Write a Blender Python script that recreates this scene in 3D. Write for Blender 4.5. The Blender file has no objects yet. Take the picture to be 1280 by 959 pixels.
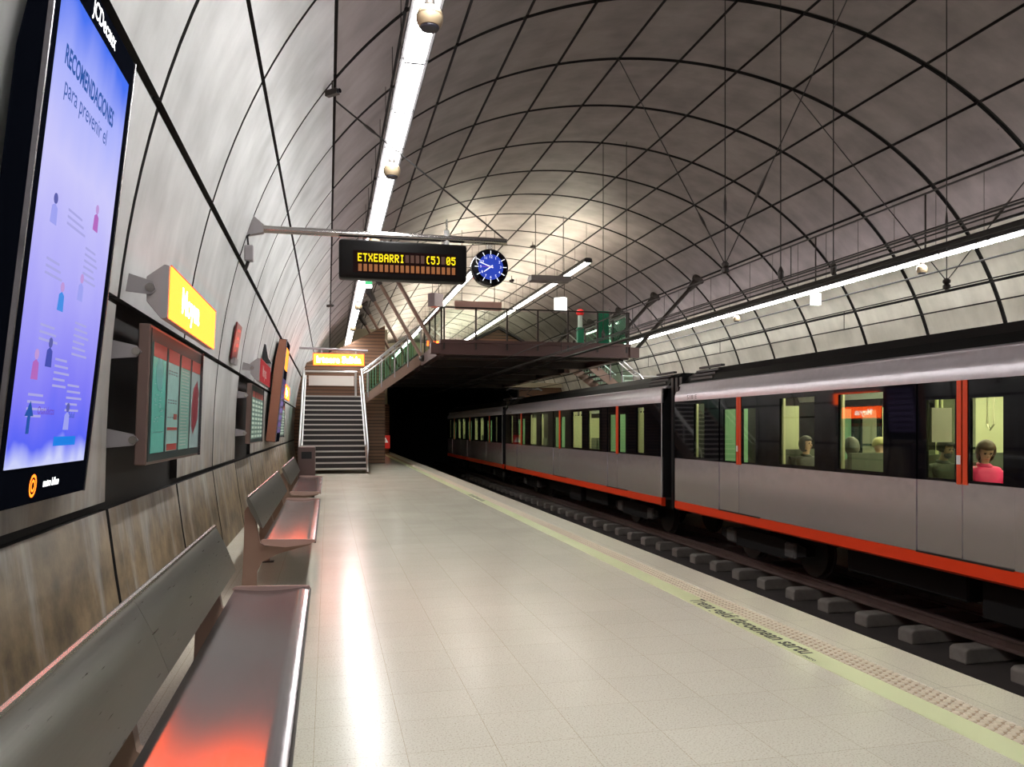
import bpy, bmesh, math, random
from math import sin, cos, pi, radians, atan2, sqrt
from mathutils import Vector, Matrix
random.seed(7)
S = bpy.context.scene
COL = S.collection

# ------------------------------------------------------------------ materials
MATS = {}
def nodes_of(m):
    m.use_nodes = True
    nt = m.node_tree
    return nt, nt.nodes, nt.links

def mat(name, col, rough=0.5, metal=0.0, spec=0.5, emit=None, es=0.0, var=0.0, vscale=8.0, bump=0.0, coat=0.0):
    if name in MATS: return MATS[name]
    m = bpy.data.materials.new(name); MATS[name] = m
    nt, N, L = nodes_of(m)
    b = N['Principled BSDF']
    b.inputs['Base Color'].default_value = (*col, 1)
    b.inputs['Roughness'].default_value = rough
    b.inputs['Metallic'].default_value = metal
    b.inputs['Specular IOR Level'].default_value = spec
    b.inputs['Coat Weight'].default_value = coat
    if emit is not None:
        b.inputs['Emission Color'].default_value = (*emit, 1)
        b.inputs['Emission Strength'].default_value = es
    if var > 0 or bump > 0:
        tc = N.new('ShaderNodeTexCoord'); no = N.new('ShaderNodeTexNoise')
        no.inputs['Scale'].default_value = vscale; no.inputs['Detail'].default_value = 5
        L.new(tc.outputs['Object'], no.inputs['Vector'])
        if var > 0:
            mx = N.new('ShaderNodeMix'); mx.data_type = 'RGBA'
            mx.inputs['A'].default_value = (*[c*(1-var) for c in col], 1)
            mx.inputs['B'].default_value = (*[min(1, c*(1+var)) for c in col], 1)
            L.new(no.outputs['Fac'], mx.inputs['Factor']); L.new(mx.outputs['Result'], b.inputs['Base Color'])
        if bump > 0:
            bp = N.new('ShaderNodeBump'); bp.inputs['Strength'].default_value = bump; bp.inputs['Distance'].default_value = 0.01
            L.new(no.outputs['Fac'], bp.inputs['Height']); L.new(bp.outputs['Normal'], b.inputs['Normal'])
    return m

def emat(name, col, strength, base=0.03):
    if name in MATS: return MATS[name]
    m = bpy.data.materials.new(name); MATS[name] = m
    nt, N, L = nodes_of(m)
    b = N['Principled BSDF']
    b.inputs['Base Color'].default_value = (base, base, base, 1)
    b.inputs['Roughness'].default_value = 0.3
    b.inputs['Specular IOR Level'].default_value = 0.0
    b.inputs['Emission Color'].default_value = (*col, 1)
    b.inputs['Emission Strength'].default_value = strength
    return m

def glass_mat(name, tint, refl=1.0, rough=0.02):
    if name in MATS: return MATS[name]
    m = bpy.data.materials.new(name); MATS[name] = m
    nt, N, L = nodes_of(m)
    for n in list(N): N.remove(n)
    out = N.new('ShaderNodeOutputMaterial')
    tr = N.new('ShaderNodeBsdfTransparent'); tr.inputs['Color'].default_value = (*tint, 1)
    gl = N.new('ShaderNodeBsdfGlossy'); gl.inputs['Roughness'].default_value = rough
    fr = N.new('ShaderNodeFresnel')
    ge = N.new('ShaderNodeNewGeometry'); mi_ = N.new('ShaderNodeMapRange'); mi_.inputs['To Min'].default_value = 1.5; mi_.inputs['To Max'].default_value = 1/1.5
    L.new(ge.outputs['Backfacing'], mi_.inputs['Value']); L.new(mi_.outputs[0], fr.inputs['IOR'])
    mu = N.new('ShaderNodeMath'); mu.operation = 'MULTIPLY'; mu.inputs[1].default_value = refl; mu.use_clamp = True
    mx = N.new('ShaderNodeMixShader')
    L.new(fr.outputs['Fac'], mu.inputs[0]); L.new(mu.outputs[0], mx.inputs['Fac'])
    L.new(tr.outputs[0], mx.inputs[1]); L.new(gl.outputs[0], mx.inputs[2]); L.new(mx.outputs[0], out.inputs['Surface'])
    return m

def concrete_mat(name, a, b_, dirt, z0, z1, rough=0.62):
    """panel concrete: cloudy greys, run-down streaks, ground dirt below z1 fading in toward z0 (stains, broken up by noise)"""
    m = bpy.data.materials.new(name); MATS[name] = m
    nt, N, L = nodes_of(m)
    bs = N['Principled BSDF']
    geo = N.new('ShaderNodeNewGeometry')
    n1 = N.new('ShaderNodeTexNoise'); n1.inputs['Scale'].default_value = 1.3; n1.inputs['Detail'].default_value = 6
    L.new(geo.outputs['Position'], n1.inputs['Vector'])
    mp = N.new('ShaderNodeMapping'); mp.inputs['Scale'].default_value = (1.6, 4.2, 0.7)
    L.new(geo.outputs['Position'], mp.inputs['Vector'])
    n2 = N.new('ShaderNodeTexNoise'); n2.inputs['Scale'].default_value = 1.0; n2.inputs['Detail'].default_value = 7; n2.inputs['Roughness'].default_value = 0.62
    L.new(mp.outputs[0], n2.inputs['Vector'])
    mixn = N.new('ShaderNodeMix'); mixn.data_type = 'FLOAT'; mixn.inputs['Factor'].default_value = 0.28
    L.new(n1.outputs['Fac'], mixn.inputs['A']); L.new(n2.outputs['Fac'], mixn.inputs['B'])
    r1 = N.new('ShaderNodeValToRGB'); r1.color_ramp.elements[0].position = 0.36; r1.color_ramp.elements[1].position = 0.64
    r1.color_ramp.elements[0].color = (*a, 1); r1.color_ramp.elements[1].color = (*b_, 1)
    L.new(mixn.outputs['Result'], r1.inputs['Fac'])
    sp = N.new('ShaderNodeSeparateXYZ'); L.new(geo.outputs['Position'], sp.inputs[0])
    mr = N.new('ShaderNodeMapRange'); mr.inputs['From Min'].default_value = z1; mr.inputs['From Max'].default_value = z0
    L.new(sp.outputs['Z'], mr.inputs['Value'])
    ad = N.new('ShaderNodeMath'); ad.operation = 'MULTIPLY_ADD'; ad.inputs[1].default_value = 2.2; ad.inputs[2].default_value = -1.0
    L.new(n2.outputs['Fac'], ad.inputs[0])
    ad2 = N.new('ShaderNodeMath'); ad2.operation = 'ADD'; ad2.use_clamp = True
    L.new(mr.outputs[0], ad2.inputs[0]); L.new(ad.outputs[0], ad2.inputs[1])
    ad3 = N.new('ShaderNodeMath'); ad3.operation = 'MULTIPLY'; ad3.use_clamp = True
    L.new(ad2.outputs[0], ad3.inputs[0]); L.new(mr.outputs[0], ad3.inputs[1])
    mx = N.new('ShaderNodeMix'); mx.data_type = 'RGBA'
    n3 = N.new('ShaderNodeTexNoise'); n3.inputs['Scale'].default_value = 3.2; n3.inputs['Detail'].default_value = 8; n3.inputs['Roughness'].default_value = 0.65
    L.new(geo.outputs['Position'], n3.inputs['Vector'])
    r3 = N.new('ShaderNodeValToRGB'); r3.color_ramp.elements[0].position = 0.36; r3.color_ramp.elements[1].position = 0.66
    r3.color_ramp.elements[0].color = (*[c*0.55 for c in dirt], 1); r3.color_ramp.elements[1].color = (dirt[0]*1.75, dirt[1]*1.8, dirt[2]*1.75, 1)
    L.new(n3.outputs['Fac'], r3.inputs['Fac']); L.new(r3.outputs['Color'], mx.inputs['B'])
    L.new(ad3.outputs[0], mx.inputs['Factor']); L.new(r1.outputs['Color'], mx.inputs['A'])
    # pin holes
    vo = N.new('ShaderNodeTexVoronoi'); vo.inputs['Scale'].default_value = 1.6
    L.new(geo.outputs['Position'], vo.inputs['Vector'])
    lt = N.new('ShaderNodeMath'); lt.operation = 'LESS_THAN'; lt.inputs[1].default_value = 0.016
    L.new(vo.outputs['Distance'], lt.inputs[0])
    mx2 = N.new('ShaderNodeMix'); mx2.data_type = 'RGBA'; mx2.inputs['B'].default_value = (0.02, 0.02, 0.02, 1)
    L.new(lt.outputs[0], mx2.inputs['Factor']); L.new(mx.outputs['Result'], mx2.inputs['A'])
    L.new(mx2.outputs['Result'], bs.inputs['Base Color'])
    bs.inputs['Roughness'].default_value = rough
    bp = N.new('ShaderNodeBump'); bp.inputs['Strength'].default_value = 0.25; bp.inputs['Distance'].default_value = 0.01
    L.new(n2.outputs['Fac'], bp.inputs['Height']); L.new(bp.outputs['Normal'], bs.inputs['Normal'])
    return m

def floor_mat(name, c1, c2, tile, rough, jcol, offx=0.0, offy=0.0):
    m = bpy.data.materials.new(name); MATS[name] = m
    nt, N, L = nodes_of(m)
    bs = N['Principled BSDF']
    geo = N.new('ShaderNodeNewGeometry')
    mp = N.new('ShaderNodeMapping'); mp.inputs['Location'].default_value = (offx, offy, 0)
    L.new(geo.outputs['Position'], mp.inputs['Vector'])
    br = N.new('ShaderNodeTexBrick'); br.offset = 0.0; br.squash = 1.0
    br.inputs['Scale'].default_value = 1.0; br.inputs['Brick Width'].default_value = tile; br.inputs['Row Height'].default_value = tile
    br.inputs['Mortar Size'].default_value = 0.0016; br.inputs['Mortar Smooth'].default_value = 0.3
    br.inputs['Color1'].default_value = (1, 1, 1, 1); br.inputs['Color2'].default_value = (0.96, 0.96, 0.96, 1)
    br.inputs['Mortar'].default_value = (*jcol, 1)
    L.new(mp.outputs[0], br.inputs['Vector'])
    n1 = N.new('ShaderNodeTexNoise'); n1.inputs['Scale'].default_value = 0.9; n1.inputs['Detail'].default_value = 4
    n2 = N.new('ShaderNodeTexNoise'); n2.inputs['Scale'].default_value = 120; n2.inputs['Detail'].default_value = 3
    L.new(geo.outputs['Position'], n1.inputs['Vector']); L.new(geo.outputs['Position'], n2.inputs['Vector'])
    mx = N.new('ShaderNodeMix'); mx.data_type = 'RGBA'; mx.inputs['A'].default_value = (*c1, 1); mx.inputs['B'].default_value = (*c2, 1)
    L.new(n1.outputs['Fac'], mx.inputs['Factor'])
    rp = N.new('ShaderNodeValToRGB'); rp.color_ramp.elements[0].position = 0.32; rp.color_ramp.elements[0].color = (0.66, 0.61, 0.53, 1)
    rp.color_ramp.elements[1].position = 0.47; rp.color_ramp.elements[1].color = (1, 1, 1, 1)
    L.new(n2.outputs['Fac'], rp.inputs['Fac'])
    m1 = N.new('ShaderNodeMix'); m1.data_type = 'RGBA'; m1.blend_type = 'MULTIPLY'; m1.inputs['Factor'].default_value = 1
    L.new(mx.outputs['Result'], m1.inputs['A']); L.new(rp.outputs['Color'], m1.inputs['B'])
    m2 = N.new('ShaderNodeMix'); m2.data_type = 'RGBA'; m2.blend_type = 'MULTIPLY'; m2.inputs['Factor'].default_value = 1
    L.new(m1.outputs['Result'], m2.inputs['A']); L.new(br.outputs['Color'], m2.inputs['B'])
    L.new(m2.outputs['Result'], bs.inputs['Base Color'])
    bs.inputs['Specular IOR Level'].default_value = 0.3
    rr = N.new('ShaderNodeMapRange'); rr.inputs['To Min'].default_value = rough*0.8; rr.inputs['To Max'].default_value = rough*1.3
    L.new(n1.outputs['Fac'], rr.inputs['Value']); L.new(rr.outputs[0], bs.inputs['Roughness'])
    return m

def band_mat(name, c1, c2, axis, pitch, rough=0.5):
    """flat boarding: bands of two tones along one axis"""
    if name in MATS: return MATS[name]
    m = bpy.data.materials.new(name); MATS[name] = m
    nt, N, L = nodes_of(m)
    bs = N['Principled BSDF']
    geo = N.new('ShaderNodeNewGeometry'); sp = N.new('ShaderNodeSeparateXYZ'); L.new(geo.outputs['Position'], sp.inputs[0])
    d = N.new('ShaderNodeMath'); d.operation = 'DIVIDE'; d.inputs[1].default_value = pitch; L.new(sp.outputs[axis], d.inputs[0])
    f = N.new('ShaderNodeMath'); f.operation = 'FRACT'; L.new(d.outputs[0], f.inputs[0])
    g = N.new('ShaderNodeMath'); g.operation = 'GREATER_THAN'; g.inputs[1].default_value = 0.18; L.new(f.outputs[0], g.inputs[0])
    fl = N.new('ShaderNodeMath'); fl.operation = 'FLOOR'; L.new(d.outputs[0], fl.inputs[0])
    wn = N.new('ShaderNodeTexWhiteNoise'); wn.noise_dimensions = '1D'; L.new(fl.outputs[0], wn.inputs['W'])
    mv = N.new('ShaderNodeMix'); mv.data_type = 'RGBA'; mv.inputs['A'].default_value = (*c2, 1); mv.inputs['B'].default_value = (*[x*1.5 for x in c2], 1)
    L.new(wn.outputs['Value'], mv.inputs['Factor'])
    mx = N.new('ShaderNodeMix'); mx.data_type = 'RGBA'; mx.inputs['A'].default_value = (*c1, 1)
    L.new(g.outputs[0], mx.inputs['Factor']); L.new(mv.outputs['Result'], mx.inputs['B'])
    L.new(mx.outputs['Result'], bs.inputs['Base Color']); bs.inputs['Roughness'].default_value = rough
    return m

def brushed_mat(name, col, rough, scale=(2, 60, 60), wav=0.0, metal=1.0):
    if name in MATS: return MATS[name]
    m = bpy.data.materials.new(name); MATS[name] = m
    nt, N, L = nodes_of(m)
    bs = N['Principled BSDF']; bs.inputs['Metallic'].default_value = metal
    tc = N.new('ShaderNodeTexCoord'); mp = N.new('ShaderNodeMapping'); mp.inputs['Scale'].default_value = scale
    L.new(tc.outputs['Object'], mp.inputs['Vector'])
    no = N.new('ShaderNodeTexNoise'); no.inputs['Scale'].default_value = 3; no.inputs['Detail'].default_value = 4
    L.new(mp.outputs[0], no.inputs['Vector'])
    mx = N.new('ShaderNodeMix'); mx.data_type = 'RGBA'
    mx.inputs['A'].default_value = (*[c*0.85 for c in col], 1); mx.inputs['B'].default_value = (*[min(1, c*1.12) for c in col], 1)
    L.new(no.outputs['Fac'], mx.inputs['Factor']); L.new(mx.outputs['Result'], bs.inputs['Base Color'])
    mr = N.new('ShaderNodeMapRange'); mr.inputs['To Min'].default_value = rough*0.75; mr.inputs['To Max'].default_value = rough*1.3
    L.new(no.outputs['Fac'], mr.inputs['Value']); L.new(mr.outputs[0], bs.inputs['Roughness'])
    if wav > 0:
        n2 = N.new('ShaderNodeTexNoise'); n2.inputs['Scale'].default_value = 1.6; n2.inputs['Detail'].default_value = 2
        L.new(tc.outputs['Object'], n2.inputs['Vector'])
        bp = N.new('ShaderNodeBump'); bp.inputs['Strength'].default_value = wav; bp.inputs['Distance'].default_value = 0.05
        L.new(n2.outputs['Fac'], bp.inputs['Height']); L.new(bp.outputs['Normal'], bs.inputs['Normal'])
    return m

def screen_mat(name, stops, strength):
    """picture shown on a lit screen: colour stops from bottom to top of the panel (object z), soft blotches"""
    m = bpy.data.materials.new(name); MATS[name] = m
    nt, N, L = nodes_of(m)
    bs = N['Principled BSDF']
    tc = N.new('ShaderNodeTexCoord'); sp = N.new('ShaderNodeSeparateXYZ'); L.new(tc.outputs['Generated'], sp.inputs[0])
    rp = N.new('ShaderNodeValToRGB')
    while len(rp.color_ramp.elements) < len(stops): rp.color_ramp.elements.new(0.5)
    for e, (p, c) in zip(rp.color_ramp.elements, stops):
        e.position = p; e.color = (*c, 1)
    no = N.new('ShaderNodeTexNoise'); no.inputs['Scale'].default_value = 3.0
    L.new(tc.outputs['Generated'], no.inputs['Vector'])
    ma = N.new('ShaderNodeMath'); ma.operation = 'MULTIPLY_ADD'; ma.inputs[1].default_value = 0.22
    L.new(no.outputs['Fac'], ma.inputs[0])
    sb = N.new('ShaderNodeMath'); sb.operation = 'SUBTRACT'; sb.inputs[1].default_value = 0.11
    L.new(sp.outputs['Z'], sb.inputs[0]); L.new(sb.outputs[0], ma.inputs[2]); L.new(ma.outputs[0], rp.inputs['Fac'])
    bs.inputs['Base Color'].default_value = (0.02, 0.02, 0.03, 1); bs.inputs['Roughness'].default_value = 0.06; bs.inputs['Specular IOR Level'].default_value = 0.0
    L.new(rp.outputs['Color'], bs.inputs['Emission Color']); bs.inputs['Emission Strength'].default_value = strength
    return m

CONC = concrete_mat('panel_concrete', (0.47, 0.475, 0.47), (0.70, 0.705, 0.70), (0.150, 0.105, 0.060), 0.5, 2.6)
CONC_SHADE = concrete_mat('vault_concrete_shaded', (0.150, 0.126, 0.124), (0.235, 0.200, 0.195), (0.18, 0.13, 0.08), -2.0, -1.0)  # panel concrete darkened: the vault's shade above the lamps is in the colour
CONC_R = concrete_mat('far_wall_concrete', (0.42, 0.40, 0.34), (0.60, 0.575, 0.50), (0.20, 0.15, 0.10), -1.0, 1.6)
JOINT = mat('joint_black', (0.012, 0.011, 0.010), 0.8)
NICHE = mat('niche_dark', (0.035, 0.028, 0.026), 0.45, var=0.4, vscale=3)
TERR = floor_mat('terrazzo', (0.655, 0.63, 0.52), (0.735, 0.71, 0.60), 0.39, 0.20, (0.70, 0.64, 0.54), 0.06, 0.06)
SLABM = floor_mat('edge_slab', (0.60, 0.56, 0.45), (0.70, 0.66, 0.55), 0.76, 0.30, (0.28, 0.24, 0.2), -0.2, 0.12)
YELL = mat('pale_green_line', (0.74, 0.79, 0.47), 0.35, var=0.08, vscale=2)
TACT = mat('tactile_ochre', (0.43, 0.32, 0.20), 0.5, var=0.2, vscale=20)
STUD = mat('tactile_stud', (0.72, 0.64, 0.50), 0.42)
BALL = mat('track_bed', (0.030, 0.024, 0.022), 0.85, var=0.35, vscale=3, bump=0.4)
SLEEP = mat('sleeper_concrete', (0.15, 0.135, 0.12), 0.75, var=0.3, vscale=9, bump=0.3)
RAILM = mat('rail_steel', (0.16, 0.11, 0.10), 0.45, 0.8, var=0.3, vscale=6)
STEEL = brushed_mat('stainless', (0.30, 0.278, 0.288), 0.17, (50, 2, 50))
STEEL2 = brushed_mat('stainless_back', (0.30, 0.295, 0.27), 0.30, (50, 2, 50))
TUBE = mat('tube_steel', (0.72, 0.70, 0.68), 0.22, 1.0)
WHITEMET = mat('white_rail_metal', (0.80, 0.80, 0.79), 0.28, 0.6)
BROWN = mat('brown_painted_steel', (0.255, 0.165, 0.125), 0.38, 0.15, var=0.12, vscale=6)
PINKREFL = mat('bench_end_plate', (0.52, 0.36, 0.31), 0.35, 0.3)  # pinkish reflection on the steel put into the plate's base colour
BLACK = mat('black_paint', (0.010, 0.010, 0.011), 0.35)
BLACKG = mat('black_gloss', (0.004, 0.004, 0.006), 0.04, spec=0.28)
GREYP = mat('grey_paint', (0.33, 0.305, 0.315), 0.42)
BOXGREY = mat('sign_box_grey', (0.40, 0.36, 0.36), 0.4)
DKMET = mat('dark_metal', (0.045, 0.038, 0.035), 0.42, 0.4)
CABLE = mat('cable_black', (0.012, 0.011, 0.011), 0.5)
IVORY = mat('ivory_plastic', (0.34, 0.26, 0.165), 0.35)
GRILLE = mat('grille_dark', (0.03, 0.032, 0.05), 0.5)
LAMPHOUS = mat('lamp_housing', (0.055, 0.052, 0.055), 0.5, spec=0.2)
LIT = emat('lamp_lit', (1.0, 0.985, 0.97), 43.0)
LITUP = emat('lamp_slot', (1.0, 0.93, 0.95), 20.0)
LITMEZ = emat('lamp_lit_warm', (1.0, 0.96, 0.88), 14.0)
LITMEZUP = emat('lamp_slot_warm', (1.0, 0.93, 0.72), 150.0)
SIGNLIT = emat('sign_lit_orange', (1.0, 0.090, 0.010), 10.5)
SIGNTXT = emat('sign_lit_white', (1.0, 0.85, 0.8), 10.0)
SIGNRED = emat('sign_dim_red', (0.75, 0.05, 0.06), 0.45)
WOODB = band_mat('brown_slats', (0.03, 0.018, 0.012), (0.17, 0.085, 0.045), 'Z', 0.13, 0.45)
OLIVE = mat('end_wall_olive', (0.50, 0.45, 0.32), 0.6, var=0.12, vscale=1.5)
GLASSG = glass_mat('balustrade_glass', (0.62, 0.86, 0.74), 1.0)
GLASST = glass_mat('train_glass', (0.84, 0.87, 0.74), 0.9)
REDM = mat('red_panel', (0.45, 0.02, 0.02), 0.4)
WHITEP = mat('white_paint', (0.8, 0.8, 0.78), 0.4)

# ------------------------------------------------------------------ mesh builder
class MB:
    def __init__(s): s.bm = bmesh.new(); s.mi = 0
    def _f(s, vs):
        try:
            f = s.bm.faces.new(vs); f.material_index = s.mi; return f
        except ValueError: return None
    def box(s, x0, x1, y0, y1, z0, z1):
        x0, x1 = min(x0, x1), max(x0, x1); y0, y1 = min(y0, y1), max(y0, y1); z0, z1 = min(z0, z1), max(z0, z1)
        v = [s.bm.verts.new(p) for p in ((x0,y0,z0),(x1,y0,z0),(x1,y1,z0),(x0,y1,z0),(x0,y0,z1),(x1,y0,z1),(x1,y1,z1),(x0,y1,z1))]
        for q in ((3,2,1,0),(4,5,6,7),(0,1,5,4),(1,2,6,5),(2,3,7,6),(3,0,4,7)): s._f([v[i] for i in q])
        return s
    def prism(s, pts, axis, a, b):
        """extrude a 2-D outline along an axis. axis 'y': pts (x,z); 'x': pts (y,z); 'z': pts (x,y)"""
        def P(p, t):
            return (p[0], t, p[1]) if axis == 'y' else (t, p[0], p[1]) if axis == 'x' else (p[0], p[1], t)
        A = [s.bm.verts.new(P(p, a)) for p in pts]; B = [s.bm.verts.new(P(p, b)) for p in pts]
        n = len(pts)
        for i in range(n): s._f([A[i], A[(i+1) % n], B[(i+1) % n], B[i]])
        s._f(A[::-1]); s._f(B)
        return s
    def tube(s, pts, r, n=8, caps=True):
        pts = [Vector(p) for p in pts]; rings = []
        rr = r if isinstance(r, (list, tuple)) else [r]*len(pts)
        for i, p in enumerate(pts):
            d = (pts[min(i+1, len(pts)-1)] - pts[max(i-1, 0)]).normalized()
            u = d.cross(Vector((0, 0, 1)))
            if u.length < 1e-3: u = d.cross(Vector((0, 1, 0)))
            u.normalize(); w = d.cross(u)
            rings.append([s.bm.verts.new(p + rr[i]*(cos(2*pi*k/n)*u + sin(2*pi*k/n)*w)) for k in range(n)])
        for a, b in zip(rings, rings[1:]):
            for k in range(n): s._f([a[k], a[(k+1) % n], b[(k+1) % n], b[k]])
        if caps: s._f(rings[0][::-1]); s._f(rings[-1])
        return s
    def lathe(s, prof, c=(0,0,0), n=20, axis='z'):
        """prof: list of (radius, height)"""
        c = Vector(c); rings = []
        for r, h in prof:
            ring = []
            for k in range(n):
                a = 2*pi*k/n; q = (r*cos(a), r*sin(a), h)
                if axis == 'y': q = (q[0], q[2], q[1])
                if axis == 'x': q = (q[2], q[0], q[1])
                ring.append(s.bm.verts.new(c + Vector(q)))
            rings.append(ring)
        for a, b in zip(rings, rings[1:]):
            for k in range(n): s._f([a[k], a[(k+1) % n], b[(k+1) % n], b[k]])
        s._f(rings[0][::-1]); s._f(rings[-1])
        return s
    def ball(s, c, r, n=18, m=10, sq=(1,1,1), z0=-1.0, z1=1.0):
        prof = []
        for i in range(m+1):
            t = -pi/2 + pi*i/m; h = sin(t)
            if h < z0 - 1e-6 or h > z1 + 1e-6: continue
            prof.append((max(cos(t), 1e-4)*r, h*r))
        b = len(s.bm.verts)
        s.bm.verts.ensure_lookup_table()
        s.lathe(prof, (0,0,0), n)
        s.bm.verts.ensure_lookup_table()
        for v in s.bm.verts[b:]:
            v.co = Vector((v.co.x*sq[0], v.co.y*sq[1], v.co.z*sq[2])) + Vector(c)
        return s
    def quad(s, *p):
        s._f([s.bm.verts.new(q) for q in p]); return s
    def bevel(s, w, seg=2):
        bmesh.ops.bevel(s.bm, geom=s.bm.edges[:], offset=w, segments=seg, affect='EDGES', profile=0.5, clamp_overlap=True)
        return s
    def build(s, name, m, parent=None, smooth=False, loc=(0,0,0)):
        bmesh.ops.recalc_face_normals(s.bm, faces=s.bm.faces[:])
        me = bpy.data.meshes.new(name); s.bm.to_mesh(me); s.bm.free()
        for q in (m if isinstance(m, (list, tuple)) else [m]): me.materials.append(q)
        if smooth:
            for p in me.polygons: p.use_smooth = True
            try: me.set_sharp_from_angle(angle=radians(40))
            except Exception: pass
        o = bpy.data.objects.new(name, me); COL.objects.link(o); o.location = loc
        if parent is not None: o.parent = parent
        return o

def thing(name, label, cat, loc=(0,0,0), rot=(0,0,0), group=None):
    o = bpy.data.objects.new(name, None); COL.objects.link(o)
    o.empty_display_size = 0.1
    o.location = loc; o.rotation_euler = rot; o['label'] = label; o['category'] = cat
    if group: o['group'] = group
    return o
def tag(o, label, cat, group=None):
    o['label'] = label; o['category'] = cat
    if group: o['group'] = group
    return o
def struct(o, label=None, cat=None):
    o['kind'] = 'structure'
    o['label'] = label or o.name.replace('_', ' ')
    o['category'] = cat or o.name.split('_')[0]
    return o
def dup(root, loc=None, rot=None, label=None, group=None):
    r = root.copy(); COL.objects.link(r)
    if loc is not None: r.location = loc
    if rot is not None: r.rotation_euler = rot
    if label: r['label'] = label
    if group: r['group'] = group
    def kids(src, dst):
        for ch in [o for o in bpy.data.objects if o.parent == src]:
            c = ch.copy(); COL.objects.link(c); c.parent = dst
            kids(ch, c)
    kids(root, r)
    return r

FONT_CACHE = {}
def text(name, body, size, m, parent, origin, ux, uy, depth=0.003, align='LEFT', sx=1.0, bold=0.0, width=None):
    """lettering as a mesh: ux/uy are the reading and up directions in the parent's space"""
    cu = bpy.data.curves.new('t', 'FONT'); cu.body = body; cu.size = 1.0; cu.align_x = align; cu.extrude = 0.0; cu.offset = bold
    cu.resolution_u = 3
    ob = bpy.data.objects.new('t', cu); COL.objects.link(ob)
    dg = bpy.context.evaluated_depsgraph_get(); dg.update()
    me = bpy.data.meshes.new_from_object(ob.evaluated_get(dg))
    bpy.data.objects.remove(ob); bpy.data.curves.remove(cu)
    ux = Vector(ux).normalized(); uy = Vector(uy).normalized(); uz = ux.cross(uy); O = Vector(origin)
    if width:
        xs = [v.co.x for v in me.vertices]; w = max(xs) - min(xs); sx = width/(w*size)
    for v in me.vertices:
        v.co = O + ux*(v.co.x*size*sx) + uy*(v.co.y*size) + uz*depth
    me.materials.clear(); me.materials.append(m); me.name = name
    o = bpy.data.objects.new(name, me); COL.objects.link(o); o.parent = parent
    return o

# ------------------------------------------------------------------ the vault
XC, HT = 6.55, 1.22243
def vault_pts():
    zt, s, a1, a3, a5 = 8.41636, 1.22243, 0.12341689, 1.09974e-3, -0.76705e-5
    R = [(XC, zt)]; x, z = 0.0, zt
    for j in range(1, 11):
        for q in range(6):
            t = j - 1 + (q + .5)/6
            al = a1*t + a3*t**3 + a5*t**5
            x += s/6*cos(al); z -= s/6*sin(al)
            R.append((XC + x, z))
    R += [(R[-1][0] - 0.05, 0.53), (R[-1][0] - 0.13, 0.0), (R[-1][0] - 0.2, -0.4)]
    L = [(2*XC - p[0], p[1]) for p in R[:0:-1]]
    return L + R
VP = vault_pts()
IC = 63           # index of the crown point: joint k sits at IC + 6*(k-10)
def J(k): return VP[IC + 6*(k-10)]
def on_vault(k):  # k may be fractional
    i = IC + 6*(k-10); a = int(math.floor(i)); f = i - a
    return (VP[a][0]*(1-f) + VP[a+1][0]*f, VP[a][1]*(1-f) + VP[a+1][1]*f)
def wall_x(z):    # left wall x at height z
    for a, b in zip(VP, VP[1:]):
        if a[1] <= z <= b[1]:
            f = (z - a[1])/(b[1] - a[1]); return a[0]*(1-f) + b[0]*f
    return -1.29
def inward(i):
    a = VP[max(i-1, 0)]; b = VP[min(i+1, len(VP)-1)]
    t = Vector((b[0]-a[0], b[1]-a[1])).normalized()
    return Vector((t.y, -t.x))     # pointing into the cavern
Y0, DY = 5.2, 2.25
def rib(n): return Y0 + DY*n
N0, N1 = -5, 27
GAP = 0.060
GAPY = 0.115
GAPC = 0.060
GAPL = {1: 0.048, 2: 0.066, 3: 0.052, 0: 0.050}
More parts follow.
